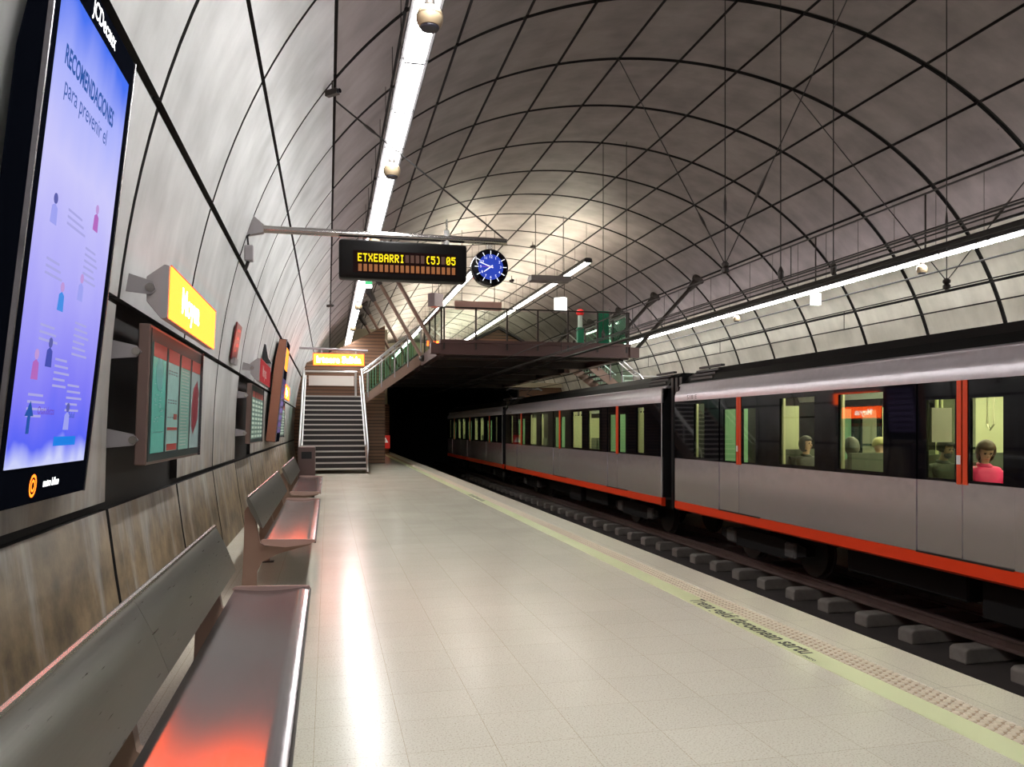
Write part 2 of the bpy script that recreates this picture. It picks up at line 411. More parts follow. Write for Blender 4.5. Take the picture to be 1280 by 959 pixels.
def vault_section(name, ka, kb, mats, niche=()):
    mb = MB(); bm = mb.bm
    # dark backing shell seen only through the joints
    ia, ib = max(0, IC + 6*(ka-10)), min(len(VP)-1, IC + 6*(kb-10))
    if ka <= 0: ia = 0
    if kb >= 20: ib = len(VP)-1
    mb.mi = 1
    ys = [rib(N0), rib(N1)]
    prev = None
    for i in range(ia, ib+1):
        p = Vector(VP[i]) - inward(i)*0.06
        row = [bm.verts.new((p.x, y, p.y)) for y in ys]
        if prev: mb._f([prev[0], prev[1], row[1], row[0]])
        prev = row
    ks = list(range(ka, kb))
    spans = [(IC + 6*(k-10), IC + 6*(k+1-10), k) for k in ks]
    if ka <= 0: spans.insert(0, (0, IC + 6*(0-10), -1))
    if kb >= 20: spans.append((IC + 60, len(VP)-1, 20))
    for i0, i1, k in spans:
        for n in range(N0, N1):
            gy = GAP if k < 4 else GAPY; y0, y1 = rib(n) + gy/2, rib(n+1) - gy/2
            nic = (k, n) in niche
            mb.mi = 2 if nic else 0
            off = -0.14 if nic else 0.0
            top, bot = [], []
            for i in range(i0, i1+1):
                p = Vector(VP[i]); nn = inward(i)
                if i == i0 or i == i1:
                    t = Vector((VP[min(i+1, len(VP)-1)][0]-VP[max(i-1,0)][0], VP[min(i+1, len(VP)-1)][1]-VP[max(i-1,0)][1])).normalized()
                    g = GAPL.get(k if i == i0 else k+1, GAPC)/2
                    p = p + t*(g if i == i0 else -g)
                q = p + nn*off
                top.append((bm.verts.new((q.x, y0, q.y)), bm.verts.new((q.x, y1, q.y))))
                q2 = p - nn*0.055 + nn*min(off, 0)
                bot.append((bm.verts.new((q2.x, y0, q2.y)), bm.verts.new((q2.x, y1, q2.y))))
            for a, b in zip(range(len(top)), range(1, len(top))):
                mb._f([top[a][0], top[a][1], top[b][1], top[b][0]])
                mq = mb.mi; mb.mi = 1
                mb._f([top[a][0], top[b][0], bot[b][0], bot[a][0]])
                mb._f([top[a][1], bot[a][1], bot[b][1], top[b][1]]); mb.mi = mq
            mb.mi = 1
            mb._f([top[0][0], bot[0][0], bot[0][1], top[0][1]])
            mb._f([top[-1][0], top[-1][1], bot[-1][1], bot[-1][0]])
    # do not recalc normals of open shells in a way that matters: two-sided shading
    o = mb.build(name, mats, smooth=True)
    return o
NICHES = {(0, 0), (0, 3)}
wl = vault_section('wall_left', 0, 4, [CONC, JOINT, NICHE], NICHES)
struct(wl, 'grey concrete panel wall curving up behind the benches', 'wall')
ce = vault_section('ceiling', 4, 16, [CONC_SHADE, JOINT, NICHE])
struct(ce, 'concrete panel vault over the tracks, shade in its colour', 'ceiling')
wr = vault_section('wall_right', 16, 20, [CONC_R, JOINT, NICHE])
struct(wr, 'concrete panel wall behind the train', 'wall')

# ------------------------------------------------------------------ floors, platform edge
XE = 3.53
YA, YB = -6.0, 47.2
o = MB().box(-1.45, 2.815, YA, YB, -1.4, 0.0).build('floor', TERR); struct(o, 'cream terrazzo platform floor', 'floor')
o = MB().box(3.165, XE, YA, YB, -1.4, 0.0).bevel(0.008, 1).build('trim_1', SLABM); struct(o, 'pale stone slabs along the platform edge', 'platform edge')
o = MB().box(2.815, 2.985, YA, YB, -1.4, 0.002).build('trim_2', YELL); struct(o, 'pale green safety line along the platform', 'safety line')
mb = MB(); mb.box(2.985, 3.165, YA, YB, -1.4, -0.004)
mb.mi = 1
yy = 2.2; r_ = 0
while yy < 30:
    for c in range(4):
        x = 3.008 + 0.045*c; y = yy + (0.026 if c % 2 else 0)
        n = 8 if yy < 9 else 5
        vb = [mb.bm.verts.new((x + 0.021*cos(2*pi*k/n), y + 0.021*sin(2*pi*k/n), -0.004)) for k in range(n)]
        vt = [mb.bm.verts.new((x + 0.0165*cos(2*pi*k/n), y + 0.0165*sin(2*pi*k/n), 0.003)) for k in range(n)]
        for k in range(n): mb._f([vb[k], vb[(k+1) % n], vt[(k+1) % n], vt[k]])
        mb._f(vt)
    yy += 0.052
o = mb.build('trim_3', [TACT, STUD]); struct(o, 'studded tactile strip beside the safety line', 'tactile strip')
o = MB().box(XE, 9.57, YA, 60, -1.6, -1.33).build('floor_track', BALL); struct(o, 'dark track bed between the platforms', 'track bed')
o = MB().box(9.57, 14.6, YA, YB, -1.4, 0.0).build('floor_right', TERR); struct(o, 'platform floor behind the train', 'floor')
lt_ = thing('painted_lettering', 'black lettering painted on the pale green platform line', 'lettering', (2.825, 6.02, 0.0024))
text('lettering', 'Trena geldi dagoenean sartu', 0.175, mat('letter_black', (0.02, 0.02, 0.015), 0.5), lt_, (0.03, 0, 0), (0, -1, 0), (1, 0, 0), depth=0.0, width=1.60, bold=0.02)
text('small_lettering', 'metro', 0.05, MATS['letter_black'], lt_, (0.01, -1.63, 0), (0, -1, 0), (1, 0, 0), depth=0.0, width=0.12, bold=0.01)

dup(lt_, (2.825, 16.62, 0.0024), label='second black lettering farther along the pale green platform line')

# end walls
mb = MB()
pts = [p for p in VP if p[1] > -0.01]
# wall with a tunnel mouth: left part, right part, top part
def endwall(mb, y, xl, xr, ztop):
    up = [p for p in VP]
    L_ = [(p[0], p[1]) for p in up]
    left = [p for p in L_ if p[0] <= xl]; right = [p for p in L_ if p[0] >= xr]; mid = [p for p in L_ if xl < p[0] < xr and p[1] > 4]
    mb.prism([(xl, -1.4)] + [(left[0][0], -1.4)] + [p for p in left if p[1] > -1.3 and (p[0] < xl)][:] + [(xl, 7.0)], 'y', y, y+0.3)
    mb.prism([(xr, -1.4), (xr, 7.0)] + [p for p in right if p[1] > -1.3] + [(right[-1][0], -1.4)], 'y', y, y+0.3)
    mb.prism([(xl, ztop), (xl, 7.0)] + mid + [(xr, 7.0), (xr, ztop)], 'y', y, y+0.3)
mb.prism([p for p in VP if p[1] > 4.05] , 'y', 65.6, 65.9)
o = mb.build('wall_back', OLIVE); struct(o, 'olive end wall far beyond the mezzanine', 'wall')
o = MB().box(-1.0, 14.1, 46.8, 65.6, 3.85, 4.12).build('floor_upper', OLIVE); struct(o, 'upper concourse floor behind the mezzanine', 'floor')
o = MB().box(-1.25, 3.3, 46.0, 46.3, 0.0, 7.0).build('wall_return', OLIVE); struct(o, 'olive wall above the end of the left platform', 'wall')
mb = MB()
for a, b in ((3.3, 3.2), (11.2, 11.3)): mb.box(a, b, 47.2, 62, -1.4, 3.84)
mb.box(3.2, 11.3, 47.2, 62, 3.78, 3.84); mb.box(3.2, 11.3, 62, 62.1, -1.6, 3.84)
o = mb.build('wall_tunnel', mat('tunnel_black', (0.010, 0.009, 0.009), 0.9)); struct(o, 'black mouth of the running tunnel', 'wall')  # one near-black colour on all tunnel faces
# slat-clad room behind the left stair landing, portal at the mezzanine end
mb = MB(); mb.prism([(-1.28, 0.0), (-1.28, 3.7), (0.9, 4.75), (2.2, 5.45), (2.2, 0.0)], 'y', 32.0, 36.5)
o = mb.build('wall_room', WOODB); struct(o, 'brown slatted wall behind the left stair', 'wall')
o = MB().box(11.3, 14.2, 47.2, 47.6, 0, 4.0).build('wall_far_room', WOODB); struct(o, 'reddish brown slatted wall beyond the train roof', 'wall')
mb = MB(); mb.box(2.0, 3.3, 44.6, 44.9, 0, 2.7)
o = mb.build('wall_platform_end', WOODB); struct(o, 'slatted wall closing the platform end', 'wall')

# ------------------------------------------------------------------ strip lights
def vault_hit(x, side=0):
    for a, b in zip(VP, VP[1:]):
        if a[0] <= x <= b[0] and a[1] > 3:
            f = (x-a[0])/(b[0]-a[0]+1e-9); return a[1]*(1-f)+b[1]*f
    return 8

XL, ZL, SEG = 0.813, 4.965, 1.25
def make_light(name, label, cat, group, lit, up, x, z, y, rod):
    t = thing(name, label, cat, (x, y, z), group=group)
    MB().prism([(-0.120, 0.11), (-0.140, 0.0), (-0.132, -0.006), (0.132, -0.006), (0.140, 0.0), (0.120, 0.11), (0.05, 0.13), (-0.05, 0.13)], 'y', 0.0, SEG-0.012).build('housing', LAMPHOUS, t)
    MB().box(-0.095, 0.095, 0.022, SEG-0.014, -0.036, -0.010).build('diffuser', lit, t)
    MB().box(-0.100, 0.100, -0.011, 0.020, -0.042, -0.0065).build('end_cap', mat('cap_grey', (0.05, 0.05, 0.055), 0.5), t)
    if up: MB().box(-0.04, 0.04, 0.10, SEG-0.10, 0.131, 0.137).build('uplight_slot', up, t)
    if rod: MB().tube([(0, 0.2, 0.12), (0, 0.2, rod)], 0.005, 5).build('hanger_rod', DKMET, t)
    return t
lp = make_light('strip_light', 'bright tube light in the row above the left platform', 'strip light', 'lights in the left ceiling row', LIT, LITUP, XL, ZL, -4.75, vault_hit(XL)-ZL)
for i in range(1, 32): dup(lp, (XL, -4.75 + SEG*i, ZL))
rz = on_vault(15.9)[1]
rp_ = make_light('strip_light', 'tube light in the row beyond the train under the right wall', 'strip light', 'lights in the right ceiling row', LIT, LITUP, 2*XC-XL, ZL, -1.0, vault_hit(2*XC-XL)-ZL)
for i in range(1, 29): dup(rp_, (2*XC-XL, -1.0 + SEG*i, ZL))
hang = MB()
XM = (4.88, 8.22)
names = ('left', 'right')
for x, nm in zip(XM, names):
    args = ('strip_light', 'warm tube light in the %s row over the mezzanine' % nm, 'strip light', 'mezzanine lights, %s row' % nm, LITMEZ, LITMEZUP, x, 6.79)
    mr_ = make_light(*args, 24.7, 1.3); m0 = make_light(*args, 24.7 + SEG, 0.9)
    for i in range(2, 30): dup(mr_ if i % 4 == 0 else m0, (x, 24.7 + SEG*i, 6.79))

# spherical loudspeakers under the rows
def make_dome(x, y, z, label):
    t = thing('ball_loudspeaker', label, 'loudspeaker', (x, y, z), group='ball loudspeakers under the light rows')
    MB().ball((0, 0, -0.165), 0.112, 24, 14, z0=-0.72).build('shell', IVORY, t, True)
    MB().lathe([(0.070, -0.256), (0.079, -0.247), (0.079, -0.235)], (0, 0, 0), 20).build('grille', GRILLE, t)
    MB().lathe([(0.1135, -0.147), (0.1135, -0.142)], (0, 0, 0), 24).build('seam_ring', mat('ring_brown', (0.35, 0.27, 0.18), 0.4), t)
    MB().tube([(0, 0, 0.0), (0, 0, -0.06)], 0.05, 10).build('hanger_stem', DKMET, t)
    return t
d0 = make_dome(XL, 6.55, ZL-0.04, 'largest beige ball loudspeaker, at the top of the left light row')
for y, l in ((10.55, 'second beige ball loudspeaker down the left light row'), (14.55, 'pale ball loudspeaker just above the departure board'),
             (22.55, 'ball loudspeaker below the departure board, nearer of the two'), (27.6, 'ball loudspeaker low on the left light row, farther of the two')):
    dup(d0, (XL, y, ZL-0.04), label=l)
for y, l in ((14.6, 'ball loudspeaker at the bright end of the right light row'), (22.5, 'small ball loudspeaker farther along the right light row')):
    r = dup(d0, (2*XC-XL, y, ZL-0.04), label=l)

def exit_box(x, y, z, label, face):
    t = thing('exit_sign', label, 'sign', (x, y, z))
    MB().box(-0.13, 0.13, -0.05, 0.05, -0.35, -0.04).bevel(0.01, 1).build('box', emat('exit_white', (0.95, 1.0, 0.95), 3.0), t)
    if face: 
        mb = MB(); mb.box(-0.03, 0.131, -0.058, -0.051, -0.28, -0.21); mb.prism([(0.03, -0.21), (0.10, -0.17), (0.10, -0.21)], 'y', -0.058, -0.051)
        mb.build('green_band', emat('exit_green', (0.0, 0.55, 0.15), 1.2), t)
    MB().box(-0.015, 0.015, -0.015, 0.015, -0.04, 0.0).build('bracket', DKMET, t)
    return t
exit_box(XL+0.03, 18.4, ZL-0.042, 'white box sign with green mark under the departure board', True)
q = exit_box(2*XC-XL, 18.4, ZL-0.042, 'glowing white box sign hanging under the right light row', False)

# ------------------------------------------------------------------ beam, departure board, clock
YBM, ZBM = 9.75, 3.72
bx0 = -0.93
t = thing('sign_arm', 'steel tube arm reaching from the left wall above the board', 'arm', (bx0, YBM, ZBM))
MB().tube([(0.10, 0, 0), (3.10, 0, 0)], 0.042, 14).build('tube', TUBE, t, True)
MB().prism([(-0.04, -0.10), (0.20, -0.045), (0.20, 0.045), (0.02, 0.20), (0.0, 0.20)], 'y', -0.05, 0.05).build('wall_bracket', GREYP, t)
jx, jz = J(4)
MB().tube([(3.08, 0, 0.03), (jx-bx0, 0.25, jz-ZBM-0.135)], 0.011, 6).build('tie_cable', CABLE, t)
mb = MB(); a = Vector((jx-bx0, 0.25, jz-ZBM-0.135)); b = Vector((3.08, 0, 0.03))
p0 = a.lerp(b, 0.17); p1 = a.lerp(b, 0.24); mb.tube([p0, a.lerp(b, .19), a.lerp(b, .22), p1], [0.012, 0.02, 0.02, 0.012], 8)
mb.build('turnbuckle', DKMET, t)
MB().tube([(2.35, 0, 0.02), (2.35, 0, 0.24)], 0.012, 8).build('rod', TUBE, t)
MB().tube([(2.35, 0, -0.075), (2.35, 0, 0.10)], 0.035, 10).build('rod_sleeve', WHITEMET, t)
t = thing('junction_box', 'small grey box on the wall below the steel arm', 'box', (wall_x(3.45)+0.03, 9.72, 3.42))
MB().box(0, 0.10, -0.06, 0.06, -0.09, 0.09).bevel(0.01, 1).build('case', GREYP, t)
MB().tube([(0.04, 0, 0.09), (0.03, -0.01, 0.2), (0.10, 0, 0.28)], 0.014, 6).build('cable', CABLE, t)
MB().tube([(0.04, 0, -0.09), (0.0, 0.01, -0.20)], 0.02, 6).build('cable', CABLE, t)

FONT57 = {'E': ('11111','10000','10000','11110','10000','10000','11111'), 'T': ('11111','00100','00100','00100','00100','00100','00100'),
 'X': ('10001','10001','01010','00100','01010','10001','10001'), 'B': ('11110','10001','10001','11110','10001','10001','11110'),
 'A': ('01110','10001','10001','11111','10001','10001','10001'), 'R': ('11110','10001','10001','11110','10100','10010','10001'),
 'I': ('01110','00100','00100','00100','00100','00100','01110'), '(': ('00110','01000','01000','01000','01000','01000','00110'),
 ')': ('01100','00010','00010','00010','00010','00010','01100'), '5': ('11111','10000','11110','00001','00001','10001','01110'),
 '0': ('01110','10001','10011','10101','11001','10001','01110')}
t = thing('departure_board', 'black electronic departure board with amber dot letters', 'departure board', (0.89, YBM, 3.41))
MB().box(-0.765, 0.765, -0.11, 0.11, -0.235, 0.225).bevel(0.035, 3).build('casing', mat('board_case', (0.006, 0.0055, 0.0055), 0.4, spec=0.1), t, True)
MB().box(-0.60, 0.63, -0.114, -0.108, -0.165, 0.095).build('display_glass', mat('board_glass', (0.012, 0.006, 0.006), 0.4, spec=0.0), t)
for sx in (-0.50, 0.48): MB().box(sx-0.02, sx+0.02, -0.02, 0.02, 0.2, 0.256).build('hanger', GREYP, t)
on = emat('led_amber', (1.0, 0.72, 0.0), 1.3); off = emat('led_off', (0.16, 0.06, 0.035), 0.5); off2 = emat('led_off_lit', (0.42, 0.14, 0.035), 0.75)
s1 = 'ETXEBARRI    (5) 05'
px = 0.0092; cw = px*6.75; x0 = -0.545
m_on = MB(); m_off = MB(); m_off2 = MB()
for i, ch in enumerate(s1):
    bx = x0 + i*cw
    if ch != ' ':
        for rI, row in enumerate(FONT57[ch]):
            for cI, c in enumerate(row):
                if c == '1': m_on.box(bx+cI*px-px*0.18, bx+(cI+1)*px+px*0.18, -0.1175, -0.1145, 0.062-rI*px*1.45, 0.062-(rI+1.22)*px*1.45)
    else: m_off.box(bx, bx+px*4.6, -0.1165, -0.1145, -0.03, 0.062)
    m_off2.box(bx+0.004, bx+px*4.8, -0.1165, -0.1145, -0.15, -0.065)
m_on.build('amber_letters', on, t); m_off.build('blank_cells', off, t); m_off2.build('blank_cells', off2, t)

t = thing('station_clock', 'round blue station clock hanging from the steel arm', 'clock', (1.955, YBM, 3.385))
MB().lathe([(0.225, -0.06), (0.225, 0.06)], (0, 0, 0), 40, 'y').bevel(0.0, 1).build('rim', BLACK, t, True) if False else MB().lathe([(0.19, -0.075), (0.225, -0.06), (0.232, -0.03), (0.232, 0.05), (0.21, 0.075)], (0, 0, 0), 40, 'y').build('rim', BLACKG, t, True)
MB().lathe([(0.001, -0.079), (0.158, -0.079), (0.158, -0.072)], (0, 0, 0), 40, 'y').build('face', mat('clock_blue', (0.02, 0.04, 0.30), 0.4, emit=(0.02, 0.06, 0.50), es=0.5, spec=0.1), t)
cw_ = emat('clock_white', (0.9, 0.92, 1.0), 1.3)
mb = MB()
for k in range(12):
    a = 2*pi*k/12; ca, sa = sin(a), cos(a)
    for (r0, r1, w) in ((0.150, 0.200, 0.004),):
        p = [(ca*r0 - sa*w, sa*r0 + ca*w), (ca*r0 + sa*w, sa*r0 - ca*w), (ca*r1 + sa*w, sa*r1 - ca*w), (ca*r1 - sa*w, sa*r1 + ca*w)]
        mb.prism(p, 'y', -0.084, -0.080)
mb.build('hour_marks', cw_, t)
for k in range(1, 13):
    a = 2*pi*k/12
    text('numeral', str(k), 0.044, cw_, t, (0.125*sin(a), -0.080, 0.125*cos(a)-0.015), (1, 0, 0), (0, 0, 1), depth=0.003, align='CENTER')
def hand(name, ang, ln, w, m, y):
    ca, sa = sin(ang), cos(ang)
    p = [(-ca*0.03 - sa*w, -sa*0.03 + ca*w), (-ca*0.03 + sa*w, -sa*0.03 - ca*w), (ca*ln + sa*w*.6, sa*ln - ca*w*.6), (ca*ln - sa*w*.6, sa*ln + ca*w*.6)]
    MB().prism(p, 'y', y-0.002, y).build(name, m, t)
hand('hour_hand', radians(234), 0.105, 0.008, cw_, -0.086)
hand('minute_hand', radians(291), 0.15, 0.007, cw_, -0.089)
hand('second_hand', radians(270), 0.13, 0.003, emat('clock_violet', (0.5, 0.1, 0.7), 0.8), -0.092)
MB().tube([(-0.02, 0, 0.225), (-0.02, 0, 0.29)], 0.014, 8).build('stem', TUBE, t)
MB().tube([(0.02, 0, 0.225), (0.02, 0, 0.29)], 0.014, 8).build('stem', TUBE, t)

# ------------------------------------------------------------------ things on the left wall
def wall_frame(z, y, gap, tilt):   # location and rotation of a frame standing gap in front of the wall
    return (wall_x(z) + gap, y, z), (0, radians(tilt), 0)

# first display: local x = out of wall, y = along wall, z = up
loc = (-1.285, 3.22, 1.10); rot = (0, radians(6.3), 0)
DISP_W, DISP_H = 1.14, 2.16
def make_display(label, loc, rot, full, w, depth=0.10):
    t = thing('advertising_display', label, 'display screen', loc, rot)
    MB().prism([(0, 0), (depth, 0), (depth, DISP_H), (0.045, DISP_H), (0.0, 1.7)], 'y', 0, w).bevel(0.006, 1).build('case', mat('display_black', (0.004, 0.005, 0.009), 0.5, spec=0.0), t)
    mbx = MB(); e = 0.004
    for (ya, yb, za, zb) in ((-0.002, 0.010, 0, DISP_H), (w-0.010, w+0.002, 0, DISP_H)):
        mbx.box(depth-0.012, depth+0.006, ya, yb, za, zb)
    mbx.build('edge_trim', mat('trim_metal', (0.30, 0.28, 0.31), 0.25, 0.9), t)
    return t
t = make_display('large lit display with blue health notice at left edge', loc, rot, True, DISP_W)
scr = MB().box(0.100, 0.104, 0.080, 1.060, 0.155, 2.02).build('screen', screen_mat('notice_screen', [(0.0, (0.62, 0.66, 1.0)), (0.05, (0.10, 0.13, 0.95)), (0.16, (0.22, 0.20, 0.95)), (0.42, (0.46, 0.43, 0.98)), (0.66, (0.62, 0.60, 1.0)), (0.86, (0.40, 0.45, 1.0)), (1.0, (0.05, 0.16, 0.9))], 0.95), t)
NAVY = emat('notice_navy', (0.008, 0.085, 0.40), 0.9); PALE = emat('notice_grey', (0.40, 0.39, 0.80), 0.95)
text('heading', 'RECOMENDACIONES', 0.105, NAVY, t, (0.105, 0.17, 1.735), (0, 1, 0), (0, 0, 1), depth=0.001, width=0.70, bold=0.03)
text('subheading', 'para prevenir el', 0.105, emat('notice_navy_light', (0.03, 0.10, 0.42), 0.9), t, (0.105, 0.20, 1.625), (0, 1, 0), (0, 0, 1), depth=0.001, width=0.60)
def paras(cells, m):
    mb = MB()
    for (y, z, w, n) in cells:
        for k in range(n): mb.box(0.1045, 0.1055, y, y + w*(0.75 + 0.25*((k*7) % 3)/2), z - k*0.028, z - k*0.028 + 0.010)
    return mb.build('text_lines', m, t)
paras([(0.42, 1.22, 0.25, 3), (0.70, 1.12, 0.2, 6), (0.24, 0.98, 0.2, 3), (0.68, 0.78, 0.22, 6), (0.26, 0.72, 0.22, 3), (0.48, 0.60, 0.2, 5), (0.68, 0.50, 0.22, 5), (0.22, 0.44, 0.22, 4)], PALE)
def picto(y, z, body, head):
    mb = MB(); mb.lathe([(0.021, 0.1045), (0.021, 0.1065)], (0, y, z+0.045), 14, 'x'); mb.mi = 1
    mb.prism([(y-0.036, z-0.055), (y+0.036, z-0.055), (y+0.03, z+0.012), (y, z+0.025), (y-0.03, z+0.012)], 'x', 0.1045, 0.106)
    mb.build('pictogram', [emat('pic_'+head, {'d': (0.10, 0.11, 0.42), 'p': (0.55, 0.33, 0.75)}[head], 0.9), emat('pic_'+body, {'b': (0.05, 0.28, 0.85), 'm': (0.48, 0.14, 0.55), 'l': (0.36, 0.38, 0.95), 'n': (0.05, 0.07, 0.45)}[body], 0.9)], t)
picto(0.26, 1.18, 'l', 'd'); picto(0.80, 1.28, 'm', 'p'); picto(0.46, 0.86, 'b', 'p'); picto(0.40, 0.62, 'n', 'd'); picto(0.26, 0.56, 'm', 'p')
picto(0.70, 0.94, 'l', 'p'); picto(0.72, 0.36, 'l', 'd')
mb = MB(); mb.box(0.1045, 0.106, 0.58, 0.88, 0.235, 0.275); mb.build('blue_bar', emat('notice_bar', (0.0, 0.22, 0.85), 0.9), t)
mb = MB(); mb.prism([(0.24, 0.29), (0.27, 0.29), (0.27, 0.36), (0.30, 0.36), (0.255, 0.42), (0.21, 0.36), (0.24, 0.36)], 'x', 0.1045, 0.106); mb.build('emblem', NAVY, t)
text('caption', 'Osakidetza', 0.045, emat('notice_violet', (0.15, 0.05, 0.55), 0.9), t, (0.105, 0.34, 0.37), (0, 1, 0), (0, 0, 1), depth=0.001)
text('caption', 'Salud', 0.04, NAVY, t, (0.105, 0.74, 0.36), (0, 1, 0), (0, 0, 1), depth=0.001)
text('lettering', 'JCDecaux', 0.10, emat('logo_white', (1, 1, 1), 3.0), t, (0.1005, 0.43, 2.06), (0, 1, 0), (0, 0, 1), depth=0.003, width=0.36, bold=0.012)
mb = MB()
for (r0, r1) in ((0.036, 0.048), (0.016, 0.026)):
    n = 24
    for k in range(n):
        a0, a1 = 2*pi*k/n, 2*pi*(k+1)/n
        mb.quad((0.1035, 0.40+r0*.85*cos(a0), 0.075+r0*sin(a0)), (0.1035, 0.40+r1*.85*cos(a0), 0.075+r1*sin(a0)), (0.1035, 0.40+r1*.85*cos(a1), 0.075+r1*sin(a1)), (0.1035, 0.40+r0*.85*cos(a1), 0.075+r0*sin(a1)))
mb.build('ring_emblem', emat('logo_orange', (1.0, 0.16, 0.01), 4.0), t)
text('lettering', 'metro bilbao', 0.05, MATS['logo_white'], t, (0.1005, 0.52, 0.062), (0, 1, 0), (0, 0, 1), depth=0.003, width=0.20, bold=0.012)

# displays deeper in the station
for (y, w, lb, scm) in ((17.3, 1.2, 'tall orange brown sided display standing out from the wall before the stair', True),):
    t2 = make_display(lb, (-1.262, y, 1.12), rot, False, w, 0.20)
    MB().prism([(0.004, 0.01), (0.185, 0.01), (0.185, DISP_H-0.01), (0.052, DISP_H-0.01), (0.006, 1.7)], 'y', -0.006, 0.002).build('side_cover', mat('side_reflection_tint', (0.40, 0.17, 0.11), 0.3, 0.5), t2)  # orange-brown reflection on the side painted as its colour
    MB().box(0.201, 0.205, 0.12, w-0.12, 0.2, 1.35).build('screen', screen_mat('poster_screen', [(0.0, (0.20, 0.14, 0.35)), (0.5, (0.35, 0.25, 0.55)), (1.0, (0.12, 0.08, 0.22))], 0.6) if 'poster_screen' not in MATS else MATS['poster_screen'], t2)
    MB().box(0.201, 0.206, 0.12, w-0.12, 1.55, 2.0).build('lit_header', emat('header_amber', (1.0, 0.30, 0.03), 2.2), t2)
    mbx = MB()
    for k in range(7): mbx.box(0.2055, 0.207, 0.2, w-0.2, 0.28+0.15*k, 0.33+0.15*k)
    mbx.build('poster_bands', mat('poster_dark', (0.05, 0.03, 0.10), 0.3), t2)

# station name boxes on brackets, timetable cases
def name_sign(y, lit, label):
    t = thing('station_name_sign', label, 'sign', (wall_x(2.42), y, 2.10), (0, radians(9.5), 0))
    W = 1.98
    prof = [(0.075, 0.24), (0.165, 0.335), (0.195, 0.33), (0.235, 0.015), (0.20, 0.0), (0.10, 0.09)]
    MB().prism(prof, 'y', 0, W).bevel(0.004, 1).build('box', BOXGREY, t)
    fm = SIGNLIT if lit else SIGNRED
    # lit face: a thin slab on the front slope
    MB().prism([(0.1985, 0.332), (0.2065, 0.332), (0.2455, 0.013), (0.2375, 0.013)], 'y', 0.012, W-0.012).build('face', fm, t)
    MB().prism([(0.199, 0.336), (0.209, 0.336), (0.209, 0.330), (0.199, 0.330)], 'y', 0.0, W).build('edge_strip', mat('sign_edge_red', (0.5, 0.02, 0.01), 0.4), t)
    up = Vector((-0.039, 0, 0.319)).normalized()
    text('lettering', 'Moyua', 0.235, SIGNTXT if lit else emat('sign_dim_white', (0.9, 0.5, 0.45), 0.5), t, (0.232, 0.38, 0.105), (0, 1, 0), up, depth=0.004, width=0.72, bold=0.02)
    for yy in (0.0, W):
        a = t
        arm = MB(); s = -0.022 if yy == 0 else 0.004
        arm.prism([(-0.02, 0.125), (0.12, 0.135), (0.145, 0.17), (0.12, 0.215), (-0.02, 0.235)], 'y', yy+s, yy+s+0.018)
        ar = arm.build('bracket_arm', GREYP, t)
        MB().lathe([(0.026, -0.03 if yy == 0 else 0.02), (0.026, -0.018 if yy == 0 else 0.03)], (0.11, yy, 0.175), 14, 'y').build('bolt', TUBE, ar)
    return t
name_sign(5.25, True, 'glowing yellow station name box above the timetable case')
name_sign(11.95, False, 'unlit red station name box farther along the left wall')
name_sign(18.7, True, 'glowing station name box beyond the tall orange brown sided display')

